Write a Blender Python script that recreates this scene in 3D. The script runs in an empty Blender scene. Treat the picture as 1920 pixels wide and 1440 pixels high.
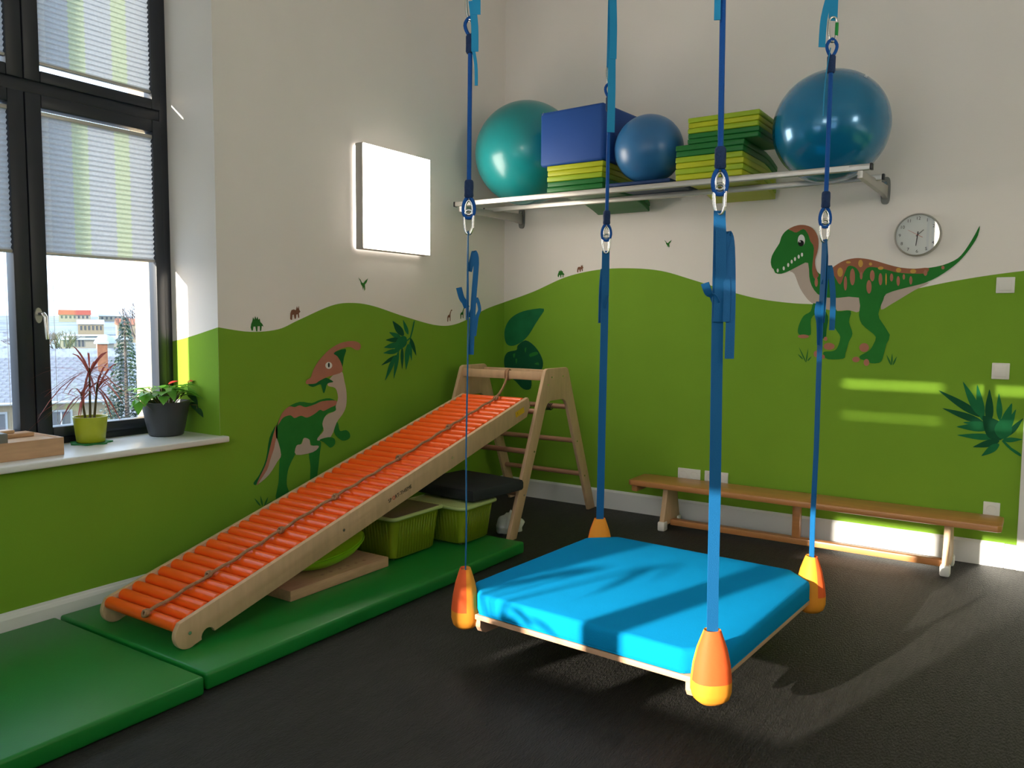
import bpy, bmesh, math, random
from mathutils import Vector, Matrix
random.seed(7)
scene = bpy.context.scene
COL = scene.collection

# ---------------------------------------------------------------- camera
CAM_LOC = (3.381, -4.990, 1.300)
YAW, PITCH, ROLL = math.radians(33.508), math.radians(4.522), math.radians(0.441)
def cam_matrix():
    f = Vector((-math.sin(YAW)*math.cos(PITCH), math.cos(YAW)*math.cos(PITCH), -math.sin(PITCH)))
    r = Vector((math.cos(YAW), math.sin(YAW), 0)); u = r.cross(f)
    r2 = r*math.cos(ROLL)+u*math.sin(ROLL); u2 = -r*math.sin(ROLL)+u*math.cos(ROLL)
    m = Matrix((( r2.x, u2.x, -f.x, CAM_LOC[0]), (r2.y, u2.y, -f.y, CAM_LOC[1]), (r2.z, u2.z, -f.z, CAM_LOC[2]), (0,0,0,1)))
    return m
cd = bpy.data.cameras.new('camera'); cam = bpy.data.objects.new('camera', cd); COL.objects.link(cam)
cam.matrix_world = cam_matrix()
cd.sensor_width = 36.0; cd.sensor_fit = 'HORIZONTAL'; cd.lens = 1512.33/1920*36.0
cd.clip_start = 0.05; cd.clip_end = 2000
scene.camera = cam

# ---------------------------------------------------------------- sky, sun, exposure
SUN_TAN = 0.236                       # elevation about 13 degrees
SKY_STRENGTH = 0.46
SUN_ENERGY = 11.5
PANEL = 10.5                           # left wall light panel and the added fill panels
EXPOSURE = 0.55
world = bpy.data.worlds.new('sky'); scene.world = world; world.use_nodes = True
nt = world.node_tree; nt.nodes.clear()
out = nt.nodes.new('ShaderNodeOutputWorld'); bg = nt.nodes.new('ShaderNodeBackground'); sky = nt.nodes.new('ShaderNodeTexSky')
sky.sky_type = 'NISHITA'; sky.sun_disc = False; sky.sun_elevation = math.atan(SUN_TAN)
sky.sun_rotation = math.radians(197); sky.air_density = 1.0; sky.dust_density = 3.0; sky.ozone_density = 1.0; sky.altitude = 100
mixw = nt.nodes.new('ShaderNodeMixRGB'); mixw.inputs[0].default_value = 0.75
mixw.inputs[2].default_value = (4.7, 6.0, 7.9, 1)      # thin bright winter haze over the whole sky
nt.links.new(sky.outputs[0], mixw.inputs[1]); nt.links.new(mixw.outputs[0], bg.inputs[0])
bg.inputs[1].default_value = SKY_STRENGTH; nt.links.new(bg.outputs[0], out.inputs[0])
sd = bpy.data.lights.new('sun', 'SUN'); sun = bpy.data.objects.new('sun', sd); COL.objects.link(sun)
sd.energy = SUN_ENERGY; sd.angle = math.radians(0.6); sd.color = (1.0, 0.90, 0.76)
sdir = Vector((0.31, 1.0, 0)).normalized(); sdir = Vector((sdir.x, sdir.y, -SUN_TAN)).normalized()
sun.rotation_euler = sdir.to_track_quat('-Z', 'Y').to_euler(); sun.location = (-3, -12, 6)
vs = scene.view_settings
scene.display_settings.display_device = 'sRGB'
vs.view_transform = 'Standard'; vs.look = 'None'; vs.exposure = EXPOSURE; vs.gamma = 1.0; vs.use_curve_mapping = False
scene.cycles.use_denoising = True; scene.cycles.adaptive_threshold = .02
scene.cycles.max_bounces = 10; scene.cycles.diffuse_bounces = 6; scene.cycles.transparent_max_bounces = 16
scene.cycles.sample_clamp_indirect = 6.0

# ---------------------------------------------------------------- materials
def _mat(name):
    m = bpy.data.materials.new(name); m.use_nodes = True
    return m, m.node_tree, m.node_tree.nodes['Principled BSDF']
def M(name, col, rough=0.55, spec=0.4, metal=0.0, var=0.0, scale=6.0, bump=0.0, bscale=60.0, stretch=None, coat=0.0, sheen=0.0):
    m, t, b = _mat(name)
    c = (*col, 1)
    b.inputs['Base Color'].default_value = c; b.inputs['Roughness'].default_value = rough
    b.inputs['Specular IOR Level'].default_value = spec; b.inputs['Metallic'].default_value = metal
    b.inputs['Coat Weight'].default_value = coat; b.inputs['Sheen Weight'].default_value = sheen
    tc = t.nodes.new('ShaderNodeTexCoord'); mp = t.nodes.new('ShaderNodeMapping')
    t.links.new(tc.outputs['Object'], mp.inputs[0])
    if stretch: mp.inputs['Scale'].default_value = stretch
    if var:
        n = t.nodes.new('ShaderNodeTexNoise'); n.inputs['Scale'].default_value = scale; n.inputs['Detail'].default_value = 5
        t.links.new(mp.outputs[0], n.inputs['Vector'])
        r = t.nodes.new('ShaderNodeMapRange'); r.inputs[1].default_value = .25; r.inputs[2].default_value = .75
        r.inputs[3].default_value = 1-var; r.inputs[4].default_value = 1+var
        t.links.new(n.outputs[0], r.inputs[0])
        mx = t.nodes.new('ShaderNodeMixRGB'); mx.blend_type = 'MULTIPLY'; mx.inputs[0].default_value = 1; mx.inputs[1].default_value = c
        t.links.new(r.outputs[0], mx.inputs[2]); t.links.new(mx.outputs[0], b.inputs['Base Color'])
    if bump:
        n2 = t.nodes.new('ShaderNodeTexNoise'); n2.inputs['Scale'].default_value = bscale; n2.inputs['Detail'].default_value = 3
        t.links.new(mp.outputs[0], n2.inputs['Vector'])
        bp = t.nodes.new('ShaderNodeBump'); bp.inputs['Strength'].default_value = bump; bp.inputs['Distance'].default_value = .01
        t.links.new(n2.outputs[0], bp.inputs['Height']); t.links.new(bp.outputs[0], b.inputs['Normal'])
    return m
def emit(name, col, s):
    m = bpy.data.materials.new(name); m.use_nodes = True; t = m.node_tree; t.nodes.clear()
    o = t.nodes.new('ShaderNodeOutputMaterial'); e = t.nodes.new('ShaderNodeEmission')
    e.inputs[0].default_value = (*col, 1); e.inputs[1].default_value = s; t.links.new(e.outputs[0], o.inputs[0])
    return m
def thin_glass(name, tint=(.97, .985, .98), refl=0.06):
    m = bpy.data.materials.new(name); m.use_nodes = True; t = m.node_tree; t.nodes.clear()
    o = t.nodes.new('ShaderNodeOutputMaterial'); tr = t.nodes.new('ShaderNodeBsdfTransparent'); g = t.nodes.new('ShaderNodeBsdfGlossy')
    tr.inputs[0].default_value = (*tint, 1); g.inputs['Roughness'].default_value = .02
    mx = t.nodes.new('ShaderNodeMixShader'); mx.inputs[0].default_value = refl
    t.links.new(tr.outputs[0], mx.inputs[1]); t.links.new(g.outputs[0], mx.inputs[2]); t.links.new(mx.outputs[0], o.inputs[0])
    return m
def translucent(name, col, share=.5, rough=.5):
    m, t, b = _mat(name)
    b.inputs['Base Color'].default_value = (*col, 1); b.inputs['Roughness'].default_value = rough
    tl = t.nodes.new('ShaderNodeBsdfTranslucent'); tl.inputs[0].default_value = (*col, 1)
    mx = t.nodes.new('ShaderNodeMixShader'); mx.inputs[0].default_value = share
    o = t.nodes['Material Output']
    t.links.new(b.outputs[0], mx.inputs[1]); t.links.new(tl.outputs[0], mx.inputs[2]); t.links.new(mx.outputs[0], o.inputs[0])
    return m
def blind_fabric(name, axis):
    m, t, b = _mat(name)
    tc = t.nodes.new('ShaderNodeTexCoord'); sp = t.nodes.new('ShaderNodeSeparateXYZ'); t.links.new(tc.outputs['Generated'], sp.inputs[0])
    rp = t.nodes.new('ShaderNodeValToRGB'); rp.color_ramp.interpolation = 'CONSTANT'
    w = (.62, .64, .66, 1); g = (.54, .57, .61, 1); gr = (.57, .64, .50, 1)
    els = [(0, w), (.07, g), (.26, gr), (.40, g), (.64, gr), (.78, g)]
    rp.color_ramp.elements[0].position = 0; rp.color_ramp.elements[0].color = w
    rp.color_ramp.elements[1].position = .07; rp.color_ramp.elements[1].color = g
    for p, c in els[2:]:
        e = rp.color_ramp.elements.new(p); e.color = c
    src = sp.outputs[axis]
    t.links.new(src, rp.inputs[0])
    vo = t.nodes.new('ShaderNodeTexNoise'); vo.inputs['Scale'].default_value = 90
    mpp = t.nodes.new('ShaderNodeMapping'); mpp.inputs['Scale'].default_value = (1, 1, 1)
    t.links.new(tc.outputs['Object'], mpp.inputs[0]); t.links.new(mpp.outputs[0], vo.inputs['Vector'])
    mr = t.nodes.new('ShaderNodeMapRange'); mr.inputs[3].default_value = .86; mr.inputs[4].default_value = 1.1; t.links.new(vo.outputs[0], mr.inputs[0])
    mu = t.nodes.new('ShaderNodeMixRGB'); mu.blend_type = 'MULTIPLY'; mu.inputs[0].default_value = 1
    t.links.new(rp.outputs[0], mu.inputs[1]); t.links.new(mr.outputs[0], mu.inputs[2])
    t.links.new(mu.outputs[0], b.inputs['Base Color']); b.inputs['Roughness'].default_value = .8
    tl = t.nodes.new('ShaderNodeBsdfTranslucent'); t.links.new(mu.outputs[0], tl.inputs[0])
    mx = t.nodes.new('ShaderNodeMixShader'); mx.inputs[0].default_value = .27
    o = t.nodes['Material Output']
    t.links.new(b.outputs[0], mx.inputs[1]); t.links.new(tl.outputs[0], mx.inputs[2]); t.links.new(mx.outputs[0], o.inputs[0])
    return m
def floor_mat():
    m, t, b = _mat('dark_vinyl')
    tc = t.nodes.new('ShaderNodeTexCoord')
    mp = t.nodes.new('ShaderNodeMapping'); mp.inputs['Scale'].default_value = (14, 1.1, 1); t.links.new(tc.outputs['Object'], mp.inputs[0])
    n = t.nodes.new('ShaderNodeTexNoise'); n.inputs['Scale'].default_value = 6; n.inputs['Detail'].default_value = 8; n.inputs['Roughness'].default_value = .7
    t.links.new(mp.outputs[0], n.inputs['Vector'])
    br = t.nodes.new('ShaderNodeTexBrick'); br.inputs['Scale'].default_value = 1.0; br.offset = .37
    br.inputs['Brick Width'].default_value = 1.2; br.inputs['Row Height'].default_value = .18; br.inputs['Mortar Size'].default_value = .0015
    br.inputs['Color1'].default_value = (1, 1, 1, 1); br.inputs['Color2'].default_value = (.82, .82, .82, 1); br.inputs['Mortar'].default_value = (.55, .55, .55, 1)
    rt = t.nodes.new('ShaderNodeMapping'); rt.inputs['Rotation'].default_value = (0, 0, math.pi/2); t.links.new(tc.outputs['Object'], rt.inputs[0]); t.links.new(rt.outputs[0], br.inputs['Vector'])
    rp = t.nodes.new('ShaderNodeValToRGB'); rp.color_ramp.elements[0].position = .3; rp.color_ramp.elements[0].color = (.012, .0115, .011, 1)
    rp.color_ramp.elements[1].position = .75; rp.color_ramp.elements[1].color = (.048, .045, .042, 1)
    t.links.new(n.outputs[0], rp.inputs[0])
    mu = t.nodes.new('ShaderNodeMixRGB'); mu.blend_type = 'MULTIPLY'; mu.inputs[0].default_value = 1
    t.links.new(rp.outputs[0], mu.inputs[1]); t.links.new(br.outputs[0], mu.inputs[2]); t.links.new(mu.outputs[0], b.inputs['Base Color'])
    b.inputs['Roughness'].default_value = .48; b.inputs['Specular IOR Level'].default_value = .22
    bp = t.nodes.new('ShaderNodeBump'); bp.inputs['Strength'].default_value = 1.0; bp.inputs['Distance'].default_value = .0075
    m2 = t.nodes.new('ShaderNodeMapping'); m2.inputs['Scale'].default_value = (210, 60, 1); t.links.new(tc.outputs['Object'], m2.inputs[0])
    n2 = t.nodes.new('ShaderNodeTexNoise'); n2.inputs['Scale'].default_value = 1.0; n2.inputs['Detail'].default_value = 3; t.links.new(m2.outputs[0], n2.inputs['Vector'])
    t.links.new(n2.outputs[0], bp.inputs['Height']); t.links.new(bp.outputs[0], b.inputs['Normal'])
    return m
WALL = M('white_wall_paint', (.85, .79, .745), .85, .2, var=.015, scale=3, bump=.08, bscale=220)
GREEN = M('green_wall_paint', (.195, .370, .028), .8, .2, var=.03, scale=4, bump=.08, bscale=220)
CEIL = M('ceiling_paint', (.82, .81, .79), .9, .2)
FLOOR = floor_mat()
TRIMW = M('white_lacquer', (.80, .79, .78), .4, .4, var=.01)
SILLW = M('sill_white', (.78, .78, .77), .35, .45)
ANTH = M('anthracite_frame', (.015, .019, .028), .4, .5, var=.1)
GASKET = M('black_gasket', (.01, .01, .011), .5, .3)
GLASS = thin_glass('window_glass')
STEEL = M('steel', (.70, .69, .67), .25, .5, 1.0)
ALU = M('aluminium', (.50, .48, .45), .42, .5, .7, var=.05)
GREYP = M('grey_plastic', (.20, .20, .19), .45, .4)
BLACKP = M('black_plastic', (.012, .012, .012), .4, .4)
PLASTW = M('white_plastic', (.76, .73, .70), .35, .45)
BIRCH = M('birch_plywood', (.60, .395, .235), .5, .35, var=.10, scale=5, stretch=(6, 6, 1.2), bump=.05, bscale=40)
BIRCHE = M('birch_edge', (.50, .33, .22), .5, .35, var=.12, scale=30)
RUNG = M('beech_rung', (.42, .21, .13), .45, .4, var=.1, scale=8)
BENCHW = M('bench_wood', (.50, .215, .075), .32, .5, var=.14, scale=4, stretch=(1, 12, 12), bump=.03)
BEECH = M('beech_block', (.56, .34, .20), .5, .35, var=.12, scale=6, stretch=(10, 1.5, 10), bump=.04)
ORANGE = M('orange_roller', (.95, .120, .010), .33, .5, var=.03)
JUTE = M('brown_cord', (.36, .20, .11), .8, .2, var=.15, scale=80, bump=.4, bscale=150)
MATG = M('green_mat_vinyl', (.006, .195, .028), .40, .45, var=.05, scale=3, bump=.05, bscale=150)
PLATB = M('blue_cover_cloth', (.004, .245, .54), .9, .02, var=.03, scale=8, bump=.1, bscale=250)
PLYB = M('platform_ply', (.60, .36, .23), .5, .35, var=.08)
ROPEB = M('blue_rope', (.004, .085, .36), .7, .3, bump=.4, bscale=300)
STRAPB = M('blue_webbing', (.004, .105, .28), .65, .3, bump=.2, bscale=350)
STRAPC = M('cyan_webbing', (.012, .27, .52), .65, .3, bump=.2, bscale=350)
SLEEVE = M('dark_sleeve', (.012, .035, .11), .7, .3, bump=.5, bscale=120)
CAPR = M('orange_felt', (.82, .115, .025), .7, .3, bump=.1)
CAPY = M('yellow_felt', (.85, .30, .025), .7, .3, bump=.1)
GREENGATE = M('green_gate', (.02, .30, .06), .4, .4, .4)
TEAL = M('teal_ball', (.010, .255, .27), .28, .5, var=.03, coat=.15)
BLUES = M('blue_small_ball', (.032, .155, .36), .33, .5, var=.04)
BLUEB = M('pearl_blue_ball', (.004, .175, .36), .20, .6, .25, var=.04, coat=.3)
CUBEB = M('royal_blue_vinyl', (.008, .062, .28), .6, .35, var=.03, bump=.06, bscale=200)
LIME = M('lime_vinyl', (.42, .46, .010), .45, .4, var=.04)
LIME2 = M('yellow_green_vinyl', (.30, .42, .012), .45, .4, var=.04)
DGREEN = M('dark_green_vinyl', (.006, .135, .020), .45, .4, var=.05)
PALEB = M('pale_blue_foam', (.35, .45, .52), .7, .2)
NAVY = M('navy_vinyl', (.006, .03, .11), .5, .4)
BOXG = translucent('lime_translucent_plastic', (.27, .36, .015), .25, .35)
BOXRIM = M('pale_lime_plastic', (.42, .52, .20), .4, .4)
CONTENT = M('stored_things', (.28, .17, .10), .7, .3, var=.5, scale=14)
DGREY = M('charcoal_cover', (.030, .034, .036), .85, .2, var=.08, bump=.15, bscale=200)
LIMEDISC = M('lime_plastic', (.25, .54, .012), .35, .45)
CLOTHW = M('white_cloth', (.72, .72, .66), .85, .2, bump=.2, bscale=40)
DINOG = M('mural_green', (.022, .19, .030), .8, .2, var=.08, scale=12)
DINOD = M('mural_dark_green', (.008, .125, .028), .8, .2, var=.08, scale=12)
DINOB = M('mural_brown', (.34, .13, .075), .8, .2, var=.08, scale=12)
DINOP = M('mural_pink_brown', (.42, .175, .115), .8, .2, var=.08, scale=12)
DINOC = M('mural_cream', (.52, .42, .36), .8, .2, var=.04, scale=12)
DINOY = M('mural_yellow', (.60, .34, .08), .8, .2)
INKW = M('mural_white', (.78, .77, .74), .8, .2)
INKB = M('mural_black', (.01, .01, .01), .7, .2)
LEAFT = M('mural_teal_leaf', (.012, .155, .055), .8, .2, var=.15, scale=10)
LEAFD = M('mural_deep_leaf', (.006, .085, .035), .8, .2, var=.15, scale=10)
TUFT = M('mural_tuft', (.03, .16, .03), .8, .2)
TINYB = M('mural_small_brown', (.22, .10, .06), .8, .2)
TINYG = M('mural_small_green', (.03, .16, .025), .8, .2)
POTD = M('dark_grey_pot', (.045, .048, .052), .45, .4, var=.05)
POTL = M('lime_pot', (.42, .47, .018), .4, .45, var=.05)
SOIL = M('soil', (.05, .028, .015), .95, .1, var=.4, scale=60, bump=.6)
LEAFG = translucent('anthurium_leaf', (.16, .42, .05), .4, .35)
LEAFG2 = M('dark_leaf', (.018, .07, .03), .35, .45)
SPATHE = M('red_spathe', (.62, .05, .04), .3, .5)
DRAC = translucent('red_green_leaf', (.34, .085, .07), .35, .4)
STEM = M('plant_stem', (.12, .10, .04), .7, .2)
COASTER = M('green_coaster', (.02, .20, .05), .6, .3)
CLOCKF = M('clock_dial', (.74, .75, .74), .5, .3)
PRINT = M('print_black', (.02, .02, .022), .6, .2)
PRINTR = M('print_red', (.60, .03, .03), .6, .2)
STICKER = M('yellow_sticker', (.72, .42, .02), .5, .3)
LAMPB = M('lamp_body', (.42, .40, .37), .4, .4, .3)
LAMPE = emit('lamp_diffuser', (1.0, .91, .78), PANEL)
HALO = emit('lamp_back_strip', (1.0, .93, .84), 5.0)
CREAM = M('cream_render', (.50, .40, .28), .9, .1, var=.04)
SNOW = M('snow', (.36, .40, .46), .9, .1, var=.05, scale=3)

# ---------------------------------------------------------------- mesh helpers
def wm(o):
    m = o.matrix_basis.copy()
    if o.parent: m = wm(o.parent) @ o.matrix_parent_inverse @ m
    return m
def attach(o, p):
    if p is not None:
        o.parent = p; o.matrix_parent_inverse = wm(p).inverted()
def tag(o, label=None, cat=None, group=None, kind=None):
    if label: o['label'] = label
    if cat: o['category'] = cat
    if group: o['group'] = group
    if kind: o['kind'] = kind
    return o
def empty(name, loc, label=None, cat=None, group=None, kind=None):
    o = bpy.data.objects.new(name, None); COL.objects.link(o); o.location = loc; o.empty_display_size = .1
    return tag(o, label, cat, group, kind)
def obj(name, bm, mat, parent=None, smooth=False, auto=None):
    me = bpy.data.meshes.new(name); bmesh.ops.recalc_face_normals(bm, faces=bm.faces[:]); bm.to_mesh(me); bm.free()
    for mm in (mat if isinstance(mat, (list, tuple)) else [mat]): me.materials.append(mm)
    if smooth:
        for p in me.polygons: p.use_smooth = True
        if auto is not None:
            try: me.set_sharp_from_angle(angle=math.radians(auto))
            except Exception: pass
    o = bpy.data.objects.new(name, me); COL.objects.link(o); attach(o, parent)
    return o
def share(name, src, parent, matrix):
    o = bpy.data.objects.new(name, src.data); COL.objects.link(o); attach(o, parent); o.matrix_basis = matrix
    return o
def bm_new(): return bmesh.new()
def add_box(bm, a, b, mi=0):
    x0, y0, z0 = a; x1, y1, z1 = b
    vs_ = [bm.verts.new(v) for v in ((x0,y0,z0),(x1,y0,z0),(x1,y1,z0),(x0,y1,z0),(x0,y0,z1),(x1,y0,z1),(x1,y1,z1),(x0,y1,z1))]
    fs = [bm.faces.new([vs_[i] for i in q]) for q in ((0,3,2,1),(4,5,6,7),(0,1,5,4),(1,2,6,5),(2,3,7,6),(3,0,4,7))]
    for f in fs: f.material_index = mi
    return vs_
def bevel(bm, w, seg=2):
    bmesh.ops.bevel(bm, geom=bm.edges[:], offset=w, segments=seg, profile=.5, affect='EDGES', clamp_overlap=True)
def box(name, a, b, mat, parent=None, bev=0, seg=2, smooth=None, mtx=None):
    bm = bm_new(); add_box(bm, a, b)
    if bev: bevel(bm, bev, seg)
    if mtx is not None: bmesh.ops.transform(bm, matrix=mtx, verts=bm.verts[:])
    return obj(name, bm, mat, parent, smooth=bool(bev) if smooth is None else smooth, auto=40)
def frame_of(t):
    t = t.normalized(); a = Vector((0,0,1)) if abs(t.z) < .9 else Vector((1,0,0))
    u = t.cross(a).normalized(); return u, u.cross(t).normalized()
def add_tube(bm, pts, r, n=10, closed=False, mi=0, caps=True):
    pts = [Vector(p) for p in pts]; N = len(pts); rings = []
    rr = r if isinstance(r, (list, tuple)) else [r]*N
    pu = None
    for i, p in enumerate(pts):
        t = (pts[(i+1) % N]-pts[i-1]) if closed else (pts[min(i+1, N-1)]-pts[max(i-1, 0)])
        if t.length < 1e-9: t = Vector((0,0,1))
        t.normalize()
        if pu is None: u, v = frame_of(t)
        else:
            u = (pu - t*pu.dot(t)); u = u.normalized() if u.length > 1e-6 else frame_of(t)[0]; v = u.cross(t)
        pu = u
        rings.append([bm.verts.new(p+(u*math.cos(2*math.pi*k/n)+v*math.sin(2*math.pi*k/n))*rr[i]) for k in range(n)])
    for i in range(N if closed else N-1):
        A, B = rings[i], rings[(i+1) % N]
        for k in range(n):
            f = bm.faces.new((A[k], A[(k+1) % n], B[(k+1) % n], B[k])); f.material_index = mi
    if not closed and caps:
        f = bm.faces.new(rings[0][::-1]); f.material_index = mi; f = bm.faces.new(rings[-1]); f.material_index = mi
def tube(name, pts, r, mat, parent=None, n=10, closed=False):
    bm = bm_new(); add_tube(bm, pts, r, n, closed); return obj(name, bm, mat, parent, True, 50)
def add_ribbon(bm, pts, w, t, wdir):
    """flat strap of width w and thickness t along pts, its width along wdir"""
    pts = [Vector(p) for p in pts]; N = len(pts); rings = []
    for i, p in enumerate(pts):
        tg = (pts[min(i+1, N-1)]-pts[max(i-1, 0)]).normalized()
        wd = wdir[i] if isinstance(wdir, list) else wdir
        wv = Vector(wd); wv = (wv-tg*wv.dot(tg)).normalized(); nv = tg.cross(wv)
        rings.append([bm.verts.new(p+wv*a*w/2+nv*b*t/2) for a, b in ((-1,-1),(1,-1),(1,1),(-1,1))])
    for i in range(N-1):
        for k in range(4): bm.faces.new((rings[i][k], rings[i][(k+1) % 4], rings[i+1][(k+1) % 4], rings[i+1][k]))
    bm.faces.new(rings[0][::-1]); bm.faces.new(rings[-1])
def ribbon(name, pts, w, t, wdir, mat, parent=None):
    bm = bm_new(); add_ribbon(bm, pts, w, t, wdir); return obj(name, bm, mat, parent, True, 40)
def lathe_bm(prof, c, n=32, mi=0):
    bm = bm_new(); rings = []
    for r, z in prof:
        rings.append([bm.verts.new((c[0]+r*math.cos(2*math.pi*k/n), c[1]+r*math.sin(2*math.pi*k/n), c[2]+z)) for k in range(n)] if r > 1e-6 else [bm.verts.new((c[0], c[1], c[2]+z))])
    for A, B in zip(rings, rings[1:]):
        if len(A) == 1 and len(B) == 1: continue
        for k in range(n):
            if len(A) == 1: bm.faces.new((A[0], B[(k+1) % n], B[k]))
            elif len(B) == 1: bm.faces.new((A[k], A[(k+1) % n], B[0]))
            else: bm.faces.new((A[k], A[(k+1) % n], B[(k+1) % n], B[k]))
    return bm
def prism(name, poly, axis, a, b, mat, parent=None, bev=0, smooth=False):
    """poly in the two other axes (cyclic order x,y,z without axis), extruded from a to b along axis"""
    bm = bm_new()
    def P(p, v): return {'x': (v, p[0], p[1]), 'y': (p[0], v, p[1]), 'z': (p[0], p[1], v)}[axis]
    A = [bm.verts.new(P(p, a)) for p in poly]; B = [bm.verts.new(P(p, b)) for p in poly]; n = len(poly)
    bm.faces.new(A); bm.faces.new(B[::-1])
    for k in range(n): bm.faces.new((A[k], A[(k+1) % n], B[(k+1) % n], B[k]))
    if bev:
        bmesh.ops.recalc_face_normals(bm, faces=bm.faces[:])
        ed = [e for e in bm.edges if abs(sum(1 if v in A else -1 for v in e.verts)) == 2]
        bmesh.ops.bevel(bm, geom=ed, offset=bev, segments=2, profile=.5, affect='EDGES', clamp_overlap=True)
    return obj(name, bm, mat, parent, smooth or bool(bev), 35)
def catmull(P, k=4, closed=True):
    n = len(P); out_ = []
    rng = range(n) if closed else range(n-1)
    for i in rng:
        g = (lambda j: P[j % n]) if closed else (lambda j: P[max(0, min(n-1, j))])
        p0, p1, p2, p3 = g(i-1), g(i), g(i+1), g(i+2)
        for s in range(k):
            t = s/k
            out_.append(tuple(.5*(2*p1[c]+(p2[c]-p0[c])*t+(2*p0[c]-5*p1[c]+4*p2[c]-p3[c])*t*t+(3*p1[c]-p0[c]-3*p2[c]+p3[c])*t**3) for c in range(len(p1))))
    if not closed: out_.append(P[-1])
    return out_
def arc(cx, cy, r, a0, a1, n=8):
    return [(cx+r*math.cos(math.radians(a0+(a1-a0)*k/n)), cy+r*math.sin(math.radians(a0+(a1-a0)*k/n))) for k in range(n+1)]
def text(name, body, size, mat, parent, mtx, ext=.0004):
    cu = bpy.data.curves.new(name, 'FONT'); cu.body = body; cu.size = size; cu.extrude = ext; cu.align_x = 'CENTER'; cu.align_y = 'CENTER'
    cu.materials.append(mat); o = bpy.data.objects.new(name, cu); COL.objects.link(o)
    attach(o, parent); o.matrix_basis = mtx
    bpy.context.view_layer.update()
    me = bpy.data.meshes.new_from_object(o.evaluated_get(bpy.context.evaluated_depsgraph_get()))
    bpy.data.objects.remove(o)
    o = bpy.data.objects.new(name, me); COL.objects.link(o); attach(o, parent); o.matrix_basis = mtx
    return o
# ================================================================ THE ROOM
RX, RY, RZ = 5.6, -5.46, 3.70
def wall_with_holes(name, u0, u1, z0, z1, holes, put, mat):
    """slab pieces around rectangular openings; put(u, side, z) -> world, side 0 = room face, 1 = outer face"""
    bm = bm_new()
    def piece(a, b, c, d):
        if b-a < 1e-6 or d-c < 1e-6: return
        p, q = put(a, 0, c), put(b, 1, d)
        add_box(bm, [min(i, j) for i, j in zip(p, q)], [max(i, j) for i, j in zip(p, q)])
    cur = u0
    for (a, b, c, d) in sorted(holes):
        piece(cur, a, z0, z1); piece(a, b, z0, c); piece(a, b, d, z1); cur = b
    piece(cur, u1, z0, z1)
    o = obj(name, bm, mat); tag(o, kind='structure'); return o
box('floor', (-.02, RY-.02, -.12), (RX+.02, .02, 0), FLOOR)['kind'] = 'structure'
box('ceiling', (-.02, RY-.02, RZ), (RX+.02, .02, RZ+.12), CEIL)['kind'] = 'structure'
WIN = dict(w=1.38, z0=.69, z1=3.36)
wl = wall_with_holes('wall_left', RY, 0.0, -.12, RZ+.12, [(-2.49-WIN['w'], -2.49, WIN['z0'], WIN['z1'])], lambda u, s, z: (-.64 if s else 0, u, z), WALL)
wr = wall_with_holes('wall_rear', -.72, RX+.3, -.12, RZ+.12, [(.49, .49+WIN['w'], WIN['z0'], WIN['z1']), (3.25, 3.25+WIN['w'], WIN['z0'], WIN['z1'])], lambda u, s, z: (u, RY-.71 if s else RY, z), WALL)
wb = wall_with_holes('wall_back', -.72, RX+.3, -.12, RZ+.12, [], lambda u, s, z: (u, .3 if s else 0, z), WALL)
wri = wall_with_holes('wall_right', RY, 0.0, -.12, RZ+.12, [], lambda u, s, z: (RX+.3 if s else RX, u, z), WALL)
# painted green hills: thin coat of paint on the walls
HILL_L = [(-5.46,1.30),(-4.9,1.36),(-4.4,1.31),(-3.9,1.24),(-2.9,1.20),(-2.48,1.254),(-2.30,1.231),(-2.12,1.243),(-1.98,1.292),(-1.74,1.374),(-1.575,1.393),(-1.396,1.378),(-1.107,1.316),(-.786,1.262),(-.553,1.277),(-.237,1.377),(0,1.432)]
HILL_B = [(0,1.432),(.257,1.507),(.523,1.605),(.775,1.650),(1.017,1.654),(1.247,1.630),(1.468,1.566),(1.749,1.478),(1.948,1.433),(2.2,1.409),(2.437,1.424),(2.714,1.481),(2.973,1.535),(3.263,1.576),(3.6,1.60),(4.2,1.52),(4.8,1.42),(5.6,1.40)]
def paint(name, pts, lo, put, parent, skip=None):
    c = catmull(pts, 6, False); bm = bm_new(); prev = None
    for u, z in c:
        a = bm.verts.new(put(u, lo(u))); b = bm.verts.new(put(u, z))
        if prev and not (skip and skip((prev[2]+u)/2)): bm.faces.new((prev[0], a, b, prev[1]))
        prev = (a, b, u)
    o = obj(name, bm, GREEN, parent); return o
paint('green_paint', HILL_B, lambda u: 0.02, lambda u, z: (u, -.0012, z), wb)
paint('green_paint', [(-2.4912, 1.2545)]+[p for p in HILL_L if p[0] > -2.45], lambda u: 0.02, lambda u, z: (.0012, u, z), wl)
paint('green_paint', [p for p in HILL_L if p[0] <= -3.87], lambda u: 0.02, lambda u, z: (.0012, u, z), wl)
paint('green_paint', [(-3.87, .685), (-3.2, .685), (-2.4912, .685)], lambda u: 0.02, lambda u, z: (.0012, u, z), wl)
paint('green_paint', [(-.372,1.178),(-.207,1.208),(0,1.254)], lambda u: .70, lambda u, z: (u, -2.4912, z), wl)
paint('green_paint', [(-.372,1.19),(-.2,1.21),(0,1.24)], lambda u: .70, lambda u, z: (u, -3.8688, z), wl)
paint('green_paint', [(-5.46,1.4),(-4,1.55),(-2.5,1.35),(-1,1.5),(0,1.40)], lambda u: .02, lambda u, z: (RX-.0012, u, z), wri)
paint('green_paint', [(0,1.3),(.25,1.32),(.49,1.28)], lambda u: .02, lambda u, z: (u, RY+.0012, z), wr)
paint('green_paint', [(1.87,1.28),(2.5,1.40),(3.25,1.30)], lambda u: .02, lambda u, z: (u, RY+.0012, z), wr)
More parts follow.
